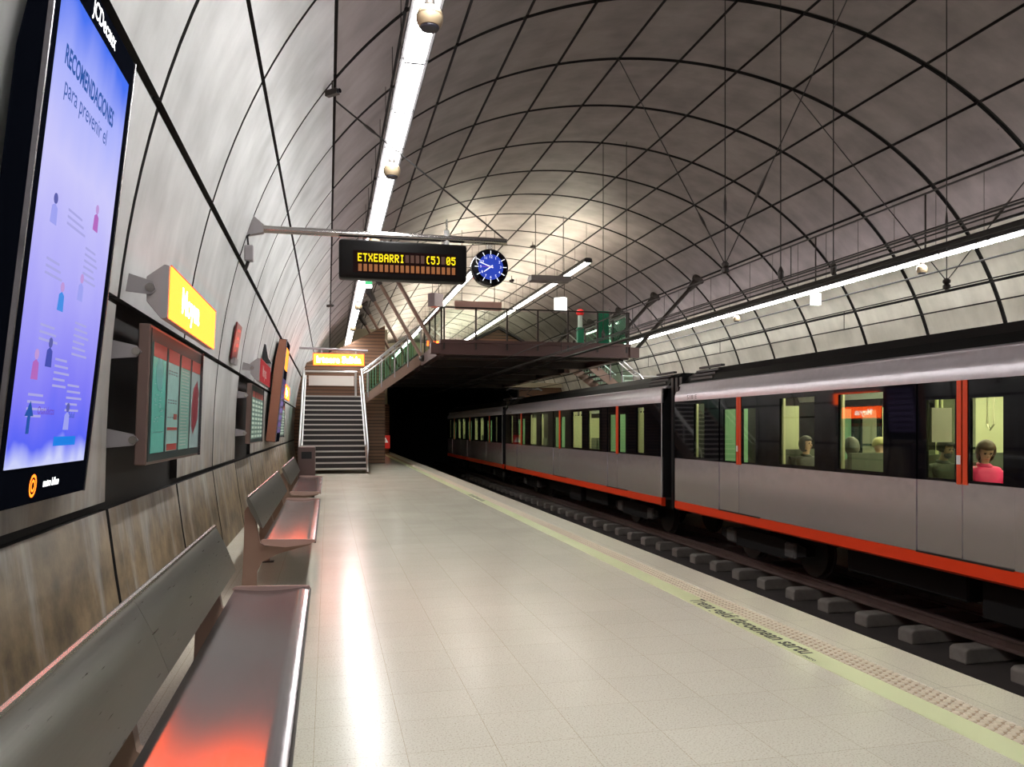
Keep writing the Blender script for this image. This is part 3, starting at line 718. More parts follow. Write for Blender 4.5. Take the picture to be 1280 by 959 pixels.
def make_posters(t, y0, cols, tops):
    pass
def timetable(y, label, W, first):
    x = -1.10; t = thing('timetable_case', label, 'timetable case', (x, y, 1.17), (0, radians(2.0), 0))
    H = 0.87
    MB().box(-0.055, 0.012, 0, W, 0, H).bevel(0.006, 1).build('case', mat('case_brown', (0.19, 0.125, 0.11), 0.35, 0.4), t)
    MB().box(0.0125, 0.016, 0.03, W-0.03, 0.02, H-0.02).build('backboard', mat('case_green_black', (0.012, 0.028, 0.032), 0.4, spec=0.2), t)
    n = 4; pw = (W-0.10)/n
    tints = [(0.14, 0.50, 0.42), (0.32, 0.56, 0.52), (0.30, 0.54, 0.46), (0.34, 0.48, 0.48)] if first else [(0.33, 0.50, 0.42)]*4
    for k in range(n):
        ya = 0.05 + k*pw + 0.035; yb = 0.05 + (k+1)*pw - 0.04
        sh = MB().box(0.0165, 0.019, ya, yb, 0.07, H-0.10).build('poster', mat('sheet_%d_%d' % (k, first), tints[k], 0.25, emit=tints[k], es=0.10, var=0.12, vscale=14), t)
        MB().box(0.0192, 0.0205, ya, yb, H-0.19, H-0.10).build('poster_header', mat('sheet_head', (0.36, 0.045, 0.035), 0.45), sh)
        mb = MB()
        if first:
            if k == 0:
                for q in range(22): 
                    cy = ya + (yb-ya)*random.uniform(.1, .75); cz = random.uniform(.25, .55); mb.box(0.0192, 0.0202, cy, cy+random.uniform(.03, .09), cz, cz+0.006)
                mb.lathe([(0.11, 0.0192), (0.11, 0.0202)], (0, (ya+yb)/2, 0.58), 24, 'x'); mb.box(0.0192, 0.0203, ya+.02, yb-.02, 0.20, 0.205)
                gm = mat('map_teal', (0.10, 0.40, 0.38), 0.4)
            elif k == 1:
                for q, z in enumerate((0.62, 0.60, 0.42, 0.40, 0.30)):
                    for p in range(4): mb.box(0.0192, 0.0203, ya + .03 + p*(yb-ya-.05)/4, ya + .03 + (p+.65)*(yb-ya-.05)/4, z, z+0.008)
                gm = mat('print_dark', (0.05, 0.07, 0.09), 0.4)
            elif k == 2:
                for q in range(24): mb.box(0.0192, 0.0203, ya+.03, yb-.03-.1*random.random(), 0.10+q*0.024, 0.108+q*0.024)
                gm = mat('print_grey', (0.22, 0.33, 0.30), 0.4)
            else:
                mb.prism([(ya+.05, .25), (ya+.14, .18), (yb-.06, .30), (yb-.03, .52), (yb-.12, .62), (ya+.10, .55), (ya+.03, .40)], 'x', 0.0192, 0.0203)
                gm = mat('print_maroon', (0.22, 0.02, 0.04), 0.4)
            mb.build('poster_print', gm, sh)
            if k == 1:
                MB().box(0.0192, 0.0203, ya+.02, yb-.02, 0.215, 0.235).box(0.0192, 0.0203, ya+.02, yb-.02, 0.075, 0.12).box(0.0192, 0.0203, yb-.16, yb-.04, 0.29, 0.33).build('poster_red_bands', MATS['sheet_head'], sh)
        else:
            for q in range(9): mb.box(0.0192, 0.0203, ya+.02, yb-.02, 0.09+q*0.065, 0.125+q*0.065)
            mb.build('poster_print', mat('print_white', (0.55, 0.68, 0.58), 0.4, emit=(0.5, 0.7, 0.6), es=0.12), sh)
    MB().box(0.0105, 0.03, W-0.012, W+0.004, 0.0, H).build('edge_trim', MATS['trim_metal'], t)
    for z in (0.12, 0.66):
        arm = MB(); arm.prism([(-0.22, z-0.02), (-0.06, z+0.0), (-0.03, z+0.035), (-0.06, z+0.07), (-0.22, z+0.10)], 'y', -0.022, -0.004)
        ar = arm.build('bracket_arm', GREYP, t)
        MB().lathe([(0.024, -0.032), (0.024, -0.02)], (-0.06, 0, z+0.035), 14, 'y').build('bolt', TUBE, ar)
    return t
timetable(5.27, 'teal timetable case with four red topped posters on the left wall', 2.02, True)
timetable(11.97, 'second timetable case under the unlit red sign', 2.02, False)
timetable(18.72, 'farthest timetable case, beyond the orange brown sided display', 2.02, False)

t = thing('plaque', 'small red plaque fixed high on the panels past the yellow sign', 'plaque', (wall_x(2.28)+0.012, 10.55, 2.27), (0, radians(9.5), 0))
MB().box(0, 0.02, 0, 0.55, 0, 0.47).bevel(0.005, 1).build('plate', mat('plaque_maroon', (0.16, 0.012, 0.015), 0.3), t)
mb = MB()
for (y, z, w, h) in ((.10, .36, .35, .05), (.16, .26, .26, .05), (.2, .17, .3, .06), (.12, .10, .2, .04)): mb.prism([(y, z), (y+w, z+.02), (y+w-.05, z+h), (y+.04, z+h-.01)], 'x', 0.0205, 0.022)
mb.build('red_markings', mat('plaque_red', (0.65, 0.07, 0.06), 0.35), t)
MB().box(0.0, 0.05, 0.1, 0.45, -0.05, 0.03).build('bracket', GREYP, t)
t = thing('hood_lamp', 'small black lamp on the wall above the red signs', 'lamp', (wall_x(2.62)+0.02, 15.0, 2.55))
MB().prism([(0.0, 0.0), (0.16, 0.0), (0.10, 0.10), (0.06, 0.34), (0.0, 0.36)], 'y', -0.1, 0.1).build('hood', BLACK, t)
MB().box(0.02, 0.14, -0.09, 0.09, -0.14, 0.0).build('body', GREYP, t)

# small cctv cameras
def cctv(loc, rz, label):
    t = thing('security_camera', label, 'camera', loc, (0, 0, rz))
    MB().box(-0.035, 0.035, -0.09, 0.09, -0.035, 0.035).bevel(0.008, 2).build('body', DKMET, t)
    MB().tube([(0, -0.09, 0), (0, -0.12, 0)], 0.026, 10).build('lens', BLACKG, t)
    MB().tube([(0, 0, 0.03), (0, 0, 0.14)], 0.010, 6).build('hanging_bracket', DKMET, t)
    return t
x, z = on_vault(3.93); cctv((x+0.02, 9.6, z-0.14), 0.8, 'small camera on the vault near the first cable')
cctv((0.05, 22.5, 4.75), 0.9, 'small camera on a bracket beside the left light row')

# ------------------------------------------------------------------ benches
def bench(y0, L, label):
    t = thing('bench', label, 'bench', (0, y0, 0), group='steel benches along the left wall')
    # seat: shallow dished sheet
    top = []; n = 12
    for i in range(n+1):
        f = i/n; x = -0.535 + 0.425*f
        z = 0.450 - 0.016*sin(pi*min(1, f*1.05)) - (0.010 if f > 0.985 else 0)
        top.append((x, z))
    bot = [(x, z-0.018) for x, z in top[::-1]]
    st = MB().prism(top + bot, 'y', 0.0, L).build('seat', STEEL, t, True)
    MB().tube([(-0.106, 0.0, 0.429), (-0.106, L, 0.429)], 0.007, 8).build('seat_front_edge', mat('edge_dark', (0.03, 0.03, 0.03), 0.3, 0.5), st)
    # backrest: long lens-shaped pressing, in two modules
    lens = [(-0.648, 0.815), (-0.635, 0.80), (-0.585, 0.70), (-0.538, 0.575), (-0.532, 0.556), (-0.560, 0.575), (-0.632, 0.70), (-0.662, 0.79), (-0.66, 0.815)]
    for k in range(2):
        MB().prism(lens, 'y', k*L/2 + (0.003 if k else 0), (k+1)*L/2).build('backrest', STEEL2, t, True)
    MB().tube([(-0.652, 0, 0.818), (-0.652, L, 0.818)], 0.013, 8).build('top_rail', TUBE, t)
    for yy in (0.06, L/2-0.35, L-0.42):
        leg = [(-0.71, 0.0), (-0.59, 0.0), (-0.585, 0.18), (-0.54, 0.27), (-0.40, 0.335), (-0.14, 0.405), (-0.14, 0.425), (-0.33, 0.405), (-0.52, 0.40), (-0.56, 0.43), (-0.575, 0.52), (-0.61, 0.70), (-0.66, 0.74), (-0.685, 0.70), (-0.69, 0.40)]
        lg = MB().prism(leg, 'y', yy, yy+0.055).build('leg', BROWN, t)
        MB().box(-0.73, -0.55, yy-0.02, yy+0.075, 0.0, 0.010).build('foot_plate', DKMET, lg)
    for yy in (0.0, L-0.02):
        MB().prism([(-0.55, 0.452), (-0.53, 0.468), (-0.11, 0.455), (-0.10, 0.435), (-0.16, 0.415), (-0.35, 0.395), (-0.52, 0.418)], 'y', yy-0.012, yy+0.004).build('seat_end_plate', PINKREFL, t)
    return t
bench(0.90, 4.08, 'nearest long steel bench at the bottom left')
bench(7.00, 4.08, 'second steel bench below the red plaque')
bench(12.2, 4.05, 'third steel bench, before the stair')
t = thing('litter_bin', 'tall steel litter bin between the far bench and the stair', 'bin', (-0.42, 16.75, 0))
MB().box(-0.17, 0.17, -0.17, 0.17, 0.04, 1.02).bevel(0.02, 2).build('body', mat('bin_steel', (0.20, 0.14, 0.13), 0.28, 0.8), t)
MB().box(-0.10, 0.10, -0.178, -0.165, 0.78, 0.92).build('slot', BLACK, t)
MB().box(-0.15, 0.15, -0.15, 0.15, 0.0, 0.05).build('base', DKMET, t)

# ------------------------------------------------------------------ stairs and mezzanine
def staircase(mirror, label):
    t = thing('staircase', label, 'staircase', (0 if not mirror else 2*XC, 25.0, 0))
    if mirror: t.scale = (1, 1, 1)
    sg = -1 if mirror else 1
    def X(x): return sg*x
    XA, XB = -0.78, 1.16
    tread = mat('tread_grey', (0.13, 0.11, 0.10), 0.45, var=0.2, vscale=10)
    nose = mat('nosing_pale', (0.50, 0.46, 0.43), 0.35)
    n, rise, run = 15, 0.17, 0.30
    for k in range(n):
        z = rise*(k+1); y = run*k
        st = MB().box(X(XA), X(XB), y, y+run+0.02, z-0.05, z-0.004).build('step', tread, t)
        MB().box(X(XA), X(XB), y-0.022, y+0.035, z-0.048, z).build('nosing', nose, st)
        MB().box(X(XA), X(XB), y+run-0.01, y+run, z-0.05+0.0, z+rise-0.05).build('riser', mat('riser_dark', (0.018, 0.014, 0.013), 0.6), st) if k < n-1 else None
    for x in (XA-0.05, XB):
        MB().prism([(0.0, 0.0), (-0.08, 0.02), (-0.08, 0.16), (n*run, n*rise+0.12), (n*run, n*rise-0.30), (0.55, 0.0)], 'x', X(x), X(x+0.05)).build('stringer', BROWN, t)
    zl = n*rise; yl = n*run
    MB().box(X(-0.95), X(1.35), yl-0.02, yl+2.3, zl-0.22, zl).build('landing', BROWN, t)
    # upper flight, rising toward the mezzanine
    m2, r2 = 10, (4.15-zl)/10
    for k in range(m2):
        x = 1.35 + 0.205*k; z = zl + r2*(k+1)
        MB().box(X(x), X(x+0.205), yl+0.12, yl+2.12, z-0.05, z).build('step', tread, t)
    for y in (yl+0.02, yl+2.14):
        MB().prism([(X(1.30), zl-0.28), (X(1.30), zl+0.06), (X(3.40), 4.20), (X(3.40), 3.78)], 'y', y, y+0.08).build('stringer', BROWN, t)
    # hand rails
    def rail(pts, r=0.03): MB().tube(pts, r, 10).build('handrail', WHITEMET, t, True)
    for x in (XA-0.06, XB+0.03):
        rail([(X(x), -0.12, 0.05), (X(x), -0.14, 0.75), (X(x), -0.06, 0.94), (X(x), 0.3, 1.14), (X(x), yl-0.1, zl+0.92), (X(x), yl+0.3, zl+1.0), (X(x), yl+0.6, zl+1.0)], 0.032)
        rail([(X(x+0.07*(1 if x < 0 else -1)), 0.05, 0.86), (X(x+0.07*(1 if x < 0 else -1)), yl, zl+0.72)], 0.022)
        for k in range(5):
            y = 0.15 + k*(yl-0.2)/4; z = y*rise/run
            MB().tube([(X(x), y, z), (X(x), y, z+0.98)], 0.022, 8).build('post', WHITEMET if k else BROWN, t)
    MB().quad((X(XA-0.06), 0.2, 0.25), (X(XA-0.06), yl, zl+0.1), (X(XA-0.06), yl, zl+0.85), (X(XA-0.06), 0.2, 0.95)).build('glass_panel', GLASSG, t)
    y = yl+0.02
    rail([(X(1.2), y-0.05, zl+0.95), (X(1.45), y-0.05, zl+1.10), (X(3.2), y-0.05, 4.05+1.08), (X(3.40), y-0.05, 4.15+1.05)], 0.03)
    rail([(X(1.2), y-0.05, zl+0.80), (X(1.45), y-0.05, zl+0.92), (X(3.38), y-0.05, 4.15+0.88)], 0.02)
    rail([(X(1.35), yl+2.18, zl+1.05), (X(3.38), yl+2.18, 4.15+1.10)], 0.025)
    for k in range(5):
        x = 1.42 + k*0.48; z = zl + (x-1.35)*r2/0.205
        MB().tube([(X(x), y-0.02, z-0.1), (X(x), y-0.02, z+1.05)], 0.024, 8).build('post', GREYP, t)
        if k < 4:
            z1 = zl + (x+0.44-1.35)*r2/0.205
            MB().quad((X(x+0.03), y, z+0.08), (X(x+0.45), y, z1+0.08), (X(x+0.45), y, z1+0.85), (X(x+0.03), y, z+0.85)).build('glass_panel', GLASSG, t)
            MB().quad((X(x+0.03), yl+2.18, z+0.08), (X(x+0.45), yl+2.18, z1+0.08), (X(x+0.45), yl+2.18, z1+0.85), (X(x+0.03), yl+2.18, z+0.85)).build('glass_panel', GLASSG, t)
            for q in range(4):
                xx = x + 0.07 + q*0.11; zz = zl + (xx-1.35)*r2/0.205
                MB().tube([(X(xx), yl+2.2, zz), (X(xx), yl+2.2, zz+0.95)], 0.012, 6).build('baluster', WHITEMET, t)
    # landing rear balustrade
    MB().box(X(-0.72), X(0.98), yl+2.12, yl+2.18, zl+0.48, zl+0.86).build('balustrade_panel', mat('bal_white', (0.72, 0.66, 0.60), 0.35), t)
    MB().tube([(X(-0.9), yl+2.1, zl+1.02), (X(1.1), yl+2.1, zl+1.02)], 0.035, 10).build('handrail', WHITEMET, t)
    for x in (-0.88, 1.05): MB().tube([(X(x), yl+2.12, zl), (X(x), yl+2.12, zl+1.02)], 0.04, 8).build('post', WHITEMET, t)
    # supports under the landing
    for (x, yy) in ((1.28, yl+0.1), (1.28, yl+2.1)): MB().tube([(X(x), yy, 0), (X(x), yy, zl-0.2)], 0.06, 10).build('column', BROWN, t)
    return t
staircase(False, 'stair with pale nosings climbing from the left platform')
staircase(True, 'stair descending behind the train to the far platform')

t = thing('mezzanine_bridge', 'brown steel mezzanine hung across the tracks', 'mezzanine', (XC, 24.8, 3.7))
W2 = 3.1
MB().box(-W2, W2, 0.25, 22.0, 0.18, 0.42).build('deck', mat('deck_dark', (0.10, 0.07, 0.06), 0.6), t)
MB().box(-W2-0.05, W2+0.05, 0.0, 0.30, 0.0, 0.36).build('front_beam', mat('beam_brown', (0.11, 0.06, 0.055), 0.4, 0.2), t)
MB().box(-W2-0.05, W2+0.05, -0.05, 0.30, 0.36, 0.46).build('front_flange', MATS['beam_brown'], t)
for s in (-1, 1): MB().box(s*W2-0.12, s*W2+0.12, 0.3, 4.6, -0.02, 0.36).build('side_beam', MATS['beam_brown'], t)
for s in (-1, 1): MB().box(s*W2-0.12, s*W2+0.12, 7.0, 22.0, -0.02, 0.36).build('side_beam', MATS['beam_brown'], t)
for k in range(6):
    MB().box(-W2, W2, 3.7*k+0.5, 3.7*k+0.72, -0.06, 0.18).build('cross_beam', DKMET, t)
for s in (-1, 1):
    MB().box(s*(W2+0.02), s*(W2+0.34), -0.06, 0.30, 0.02, 0.34).build('bracket', MATS['beam_brown'], t)
kk = {1: 15.0, -1: 5.65}
for k in range(5):
    n_ = [24.8, 28.4, 32.2, 36.0, 39.8][k]
    for s in (-1, 1):
        vx, vz = on_vault(kk[s])
        a = Vector((s*(W2+0.18), n_-24.8+0.1, 0.18)); b = Vector((vx-XC, n_-24.8+0.1, vz-3.7))
        sr = MB().tube([a, b], 0.065, 10).build('strut', BROWN if s < 0 else DKMET, t)
        p = b.lerp(a, 0.02); mb = MB(); mb.ball(b, 0.22, 10, 6, (1.1, 1.0, 0.9)); mb.tube([b.lerp(a, 0.04), b.lerp(a, 0.16)], [0.15, 0.08], 10); mb.build('strut_head', DKMET, sr)
        MB().ball(a, 0.12, 10, 6).build('strut_foot', DKMET, sr)
np_ = 7
for k in range(np_):
    x = -W2+0.08 + k*(2*W2-0.16)/(np_-1)
    MB().box(x-0.025, x+0.025, -0.03, 0.02, 0.16, 1.47).build('railing_post', DKMET, t)
    if k < np_-1:
        x1 = -W2+0.08 + (k+1)*(2*W2-0.16)/(np_-1)
        MB().box(x+0.05, x1-0.05, -0.012, 0.0, 0.52, 1.40).build('glass_panel', glass_mat('mezz_glass', (0.93, 0.99, 0.95), 0.5), t)
MB().box(-W2, W2, -0.04, 0.02, 1.45, 1.49).build('top_rail', DKMET, t)
for s in (-1, 1):
    for (ya, yb) in ((0.0, 4.5),):
        MB().box(s*W2-0.01, s*W2+0.01, ya+0.1, yb, 0.5, 1.38).build('glass_panel', MATS['mezz_glass'] if s < 0 else GLASSG, t)
        MB().box(s*W2-0.03, s*W2+0.03, ya, yb, 1.44, 1.49).build('top_rail', DKMET, t)
        for q in range(4): MB().box(s*W2-0.025, s*W2+0.025, ya+q*1.5, ya+q*1.5+0.05, 0.3, 1.46).build('railing_post', DKMET, t)

# hanging signs and lit boxes above the mezzanine
def hang_sign(x0, x1, y, z0, z1, m, label, rz=0.0, d=0.10, top=7.4, lit=None):
    t = thing('hanging_sign', label, 'sign', ((x0+x1)/2, y, z0), (0, 0, rz))
    w = (x1-x0)/2
    MB().box(-w, w, -d/2, d/2, 0, z1-z0).bevel(0.01, 1).build('box', m, t)
    for s in (-0.7, 0.7): MB().tube([(s*w, 0, z1-z0), (s*w, 0, top-z0)], 0.012, 6).build('hanger_rod', DKMET, t)
    return t
hang_sign(4.05, 5.62, 26.0, 5.30, 5.57, mat('sign_pink', (0.55, 0.33, 0.28), 0.4), 'pinkish blank sign above the mezzanine rail', top=7.9)
hang_sign(6.15, 7.45, 24.3, 6.0, 6.16, mat('sign_grey', (0.30, 0.28, 0.28), 0.4), 'flat grey sign crossing the end of a tube light', d=0.5, top=8.1)
hang_sign(8.62, 9.07, 30.0, 5.98, 6.48, emat('sign_white_lit', (1.0, 1.0, 0.95), 2.0), 'glowing white square sign above the mezzanine', rz=-0.7, d=0.25, top=7.6)
hang_sign(3.70, 4.20, 30.0, 5.95, 6.45, mat('sign_mauve', (0.36, 0.30, 0.31), 0.4), 'grey square sign turned edgewise left of the clock', rz=0.7, d=0.35, top=7.4)
tt = hang_sign(4.05, 4.75, 33.5, 4.85, 5.05, SIGNLIT, 'small glowing orange sign behind the mezzanine corner', d=0.08, top=6.6)
MB().box(0.37, 0.62, -0.04, 0.04, 0.0, 0.16).build('white_end', emat('sign_white_soft', (0.9, 0.9, 0.9), 0.9), tt)
cctv((5.05, 22.0, 5.55), 0.2, 'small camera hanging in front of the lit vault')
cctv((6.05, 23.5, 6.9), 0.4, 'black camera high on the lit vault right of the clock')
t = thing('lit_exit_sign', 'glowing yellow exit sign over the stair', 'sign', (0.32, 24.7, 3.27))
MB().box(-0.76, 0.76, -0.06, 0.06, 0, 0.37).bevel(0.008, 1).build('box', mat('sign_edge_red', (0.5, 0.02, 0.01), 0.4), t)
MB().box(-0.745, 0.745, -0.066, -0.060, 0.012, 0.358).build('face', SIGNLIT, t)
text('lettering', 'Irteera Salida', 0.27, SIGNTXT, t, (-0.66, -0.066, 0.09), (1, 0, 0), (0, 0, 1), depth=0.004, width=1.3, bold=0.03)
bxl = wall_x(3.80)
MB().tube([(bxl-0.32+0.02, 0, 0.52), (0.86, 0, 0.47)], 0.035, 8).build('support_tube', GREYP, t)
for s in (-0.5, 0.5): MB().box(s-0.02, s+0.02, -0.02, 0.02, 0.36, 0.50).build('hanger', GREYP, t)
t = thing('gabled_booth', 'low slatted booth with a gabled roof behind the mezzanine glass', 'booth', (6.6, 31.0, 4.125))
MB().box(-0.85, 0.85, 0.1, 2.6, 0, 0.75).build('body', WOODB, t)
MB().prism([(-1.05, 0.68), (0.0, 1.22), (1.05, 0.68), (1.05, 0.76), (0.0, 1.31), (-1.05, 0.76)], 'y', 0.0, 2.7).build('roof', DKMET, t)
MB().prism([(-0.85, 0.75), (0.85, 0.75), (0.0, 1.19)], 'y', 0.12, 0.16).build('gable', WOODB, t)
t = thing('help_point', 'white post with red cap behind the mezzanine glass', 'post', (9.0, 28.0, 4.125))
MB().box(-0.12, 0.12, -0.1, 0.1, 0, 0.95).bevel(0.02, 1).build('body', mat('gate_green', (0.02, 0.22, 0.13), 0.35), t)
MB().tube([(0, 0, 0.95), (0, 0, 1.42)], 0.09, 12).build('column', WHITEP, t)
MB().ball((0, 0, 1.50), 0.15, 14, 8, (1, 1, 0.9)).build('cap', mat('cap_red', (0.7, 0.03, 0.03), 0.35, emit=(0.7, 0.02, 0.02), es=0.3), t)
t = thing('glass_screen', 'green glass door panel right of the red capped post', 'glass door', (9.25, 26.2, 4.125))
MB().box(-0.20, 0.20, -0.015, 0.015, 0.05, 1.30).build('pane', mat('green_glass_solid', (0.02, 0.18, 0.10), 0.1), t)
MB().tube([(0.24, 0, 0), (0.24, 0, 1.38)], 0.025, 8).build('frame_post', TUBE, t)
t = thing('warning_sign', 'red warning panel with white triangle at the platform end', 'sign', (3.05, 44.0, 0))
MB().box(-0.24, 0.24, -0.02, 0.02, 0.28, 1.0).build('panel', mat('warn_red', (0.62, 0.035, 0.03), 0.4, emit=(0.6, 0.03, 0.02), es=0.35), t)
mb = MB(); mb.prism([(-0.15, 0.60), (0.15, 0.60), (0.0, 0.88)], 'y', -0.028, -0.022); mb.build('triangle', mat('warn_white', (0.8, 0.8, 0.75), 0.4, emit=(0.8, 0.78, 0.7), es=0.4), t)
mb = MB(); mb.box(-0.015, 0.015, -0.034, -0.029, 0.68, 0.79); mb.box(-0.015, 0.015, -0.034, -0.029, 0.63, 0.66); mb.build('mark', MATS['warn_red'], t)
for s in (-0.2, 0.2): MB().box(s-0.02, s+0.02, 0.02, 0.05, 0, 0.95).build('post', DKMET, t)

# ------------------------------------------------------------------ overhead line
def wire(name, label, x, z, r, y0=-6, y1=47.6, group=None):
    o = MB().tube([(x, y0, z), (x, (y0+y1)/2, z), (x, y1, z)], r, 6).build(name, CABLE); tag(o, label, 'cable', group); return o
wire('catenary_wire', 'upper overhead wire of the empty track', 4.97, 3.40, 0.009)
wire('contact_wire', 'lower overhead wire of the empty track', 4.97, 3.06, 0.009)
wire('catenary_wire', 'upper overhead wire above the train', 8.13, 3.28, 0.009)
wire('contact_wire', 'lower overhead wire just above the train roof', 8.13, 2.99, 0.010)
wire('feeder_cable', 'thin paired cable beside the thick black feeder, upper one', 6.5, 3.60, 0.010)
wire('feeder_cable', 'thin paired cable beside the thick black feeder, lower one', 6.5, 3.53, 0.010)
wire('feeder_bar', 'thick black feeder bar hanging between the tracks', 7.1, 3.56, 0.036)
for xo, lab in ((12.75, 'thin dark conduit running below the right light row'),):
    wire('conduit', lab, 12.62, 4.72, 0.02)
wire('conduit', 'dark conduit running above the right light row', 12.0, 5.2, 0.022)
k_ = 0
for x, za, zb, nm in ((4.97, 3.40, 3.06, 'empty track'), (8.13, 3.28, 2.99, 'train')):
    first = None
    for y in ((7.9, 12.6, 16.8) if x < 6 else (11.4, 15.6, 19.5)):
        if first is None:
            first = MB().tube([(0, 0, 0), (0, 0, za-zb)], 0.006, 6).build('wire_dropper', CABLE, loc=(x, y, zb)); tag(first, 'thin dropper between the two overhead wires of the %s' % nm, 'dropper', 'droppers over the %s' % nm)
        else:
            c = first.copy(); COL.objects.link(c); c.location = (x, y, zb)
def vhang(x, zb, y, xa, ya, yb, label):
    t = thing('wire_hanger', label, 'cable hanger', (x, y, zb))
    tops = [(xa-x, ya-y, vault_hit(xa)-zb-0.02), (0, 0, vault_hit(x)-zb-0.02), (x*0+xa-x, yb-y, vault_hit(xa)-zb-0.02)]
    for p in tops:
        MB().tube([(0, 0, 0.08), p], 0.007, 6).build('stay_cable', CABLE, t)
        q = Vector((0, 0, 0.08)).lerp(Vector(p), 0.13); q2 = Vector((0, 0, 0.08)).lerp(Vector(p), 0.19)
        MB().tube([q, q.lerp(q2, .3), q.lerp(q2, .6), q2], [0.008, 0.020, 0.020, 0.008], 8).build('insulator', DKMET, t)
    MB().lathe([(0.02, -0.04), (0.05, -0.02), (0.05, 0.02), (0.03, 0.04), (0.05, 0.06), (0.05, 0.09), (0.02, 0.12)], (0, 0, 0), 12).build('clamp', DKMET, t)
    return t
vhang(4.97, 3.42, 9.4, 5.33, 14.2, 4.6, 'hanger with three stays over the empty track')
vhang(8.13, 3.30, 9.2, 8.97, 14.2, 4.4, 'hanger with three stays over the train')
for (x, y, zb, lab) in ((6.5, 10.6, 3.62, 'long vertical cable left of the near pair'), (7.1, 10.2, 3.65, 'long vertical cable right of the near pair'),
                        (6.5, 18.4, 3.62, 'left cable of the distant vertical pair'), (7.1, 18.4, 3.65, 'right cable of the distant vertical pair')):
    t = thing('vertical_cable', lab, 'cable', (x, y, zb))
    MB().tube([(0, 0, 0), (0, 0, vault_hit(x)-zb-0.02)], 0.008, 6).build('cable', CABLE, t)
    MB().tube([(0, 0, -0.05), (0, 0, 0.0), (0, 0, 0.08), (0, 0, 0.16)], [0.02, 0.045, 0.045, 0.012], 8).build('clamp', DKMET, t)
t = thing('suspension_rod', 'short rod between the vault and the right light row', 'rod', (2*XC-XL, 14.5, ZL+0.145))
MB().tube([(0, 0, 0), (0, 0, vault_hit(2*XC-XL)-ZL-0.16)], 0.02, 6).build('rod', DKMET, t)
MB().box(-0.05, 0.05, -0.05, 0.05, 0, 0.06).build('clamp', DKMET, t)
t2 = dup(t, (2*XC-XL, 18.4, ZL+0.145), label='short rod above the glowing box of the right light row')

# ------------------------------------------------------------------ track of the train
RZ = -1.0
XT = 8.13
s0 = MB().prism([(-0.98, 0.0), (-0.98, 0.15), (-0.93, 0.18), (-0.62, 0.18), (-0.5, 0.13), (0.5, 0.13), (0.62, 0.18), (0.93, 0.18), (0.98, 0.15), (0.98, 0.0)], 'y', -0.13, 0.13).bevel(0.02, 2).build('sleeper', SLEEP, loc=(XT, 6.19, -1.33))
tag(s0, 'grey concrete sleeper jutting out from under the train', 'sleeper', 'sleepers of the train track')
for i in range(1, 44):
    c = s0.copy(); COL.objects.link(c); c.location = (XT, 6.19 + 0.87*i, -1.33)
railp = [(-0.06, 0), (0.06, 0), (0.06, 0.015), (0.012, 0.03), (0.012, 0.10), (0.033, 0.115), (0.033, 0.15), (-0.033, 0.15), (-0.033, 0.115), (-0.012, 0.10), (-0.012, 0.03), (-0.06, 0.015)]
for s, lab in ((-1, 'near rail under the train'), (1, 'far rail under the train'), (-6.96, 'rail of the empty track close to the platform'), (-4.96, 'rail of the empty track close to the train')):
    o = MB().prism([(p[0]+XT+s*0.53, p[1]-1.15) for p in railp], 'y', -6, 59).build('track_rail', RAILM); tag(o, lab, 'rail')

# ------------------------------------------------------------------ train
SILV = brushed_mat('train_silver', (0.74, 0.68, 0.73), 0.20, (3, 3, 3), wav=0.08, metal=0.78)
SILVU = brushed_mat('train_silver_upper', (0.66, 0.62, 0.655), 0.32, (3, 3, 3), wav=0.05, metal=0.5)
SKIRT = mat('train_red', (0.78, 0.045, 0.008), 0.35)
ORNG = mat('train_door_red', (0.74, 0.06, 0.010), 0.35)
ROOFM = mat('train_roof', (0.006, 0.006, 0.006), 0.5, spec=0.12)
UNDER = mat('under_black', (0.007, 0.0065, 0.0065), 0.7, spec=0.15)
WALLI = mat('cabin_wall', (0.62, 0.62, 0.40), 0.5)
GREENI = mat('cabin_green', (0.22, 0.42, 0.27), 0.5)
CEILI = mat('cabin_ceiling', (0.75, 0.75, 0.65), 0.5)
SEATM = mat('seat_grey', (0.10, 0.11, 0.085), 0.6)
POLE = mat('cabin_pole', (0.75, 0.72, 0.50), 0.3, 0.3)
CABLIT = emat('cabin_lamp', (1.0, 1.0, 0.78), 22.0)
CARL = 14.9
SX = -1.40
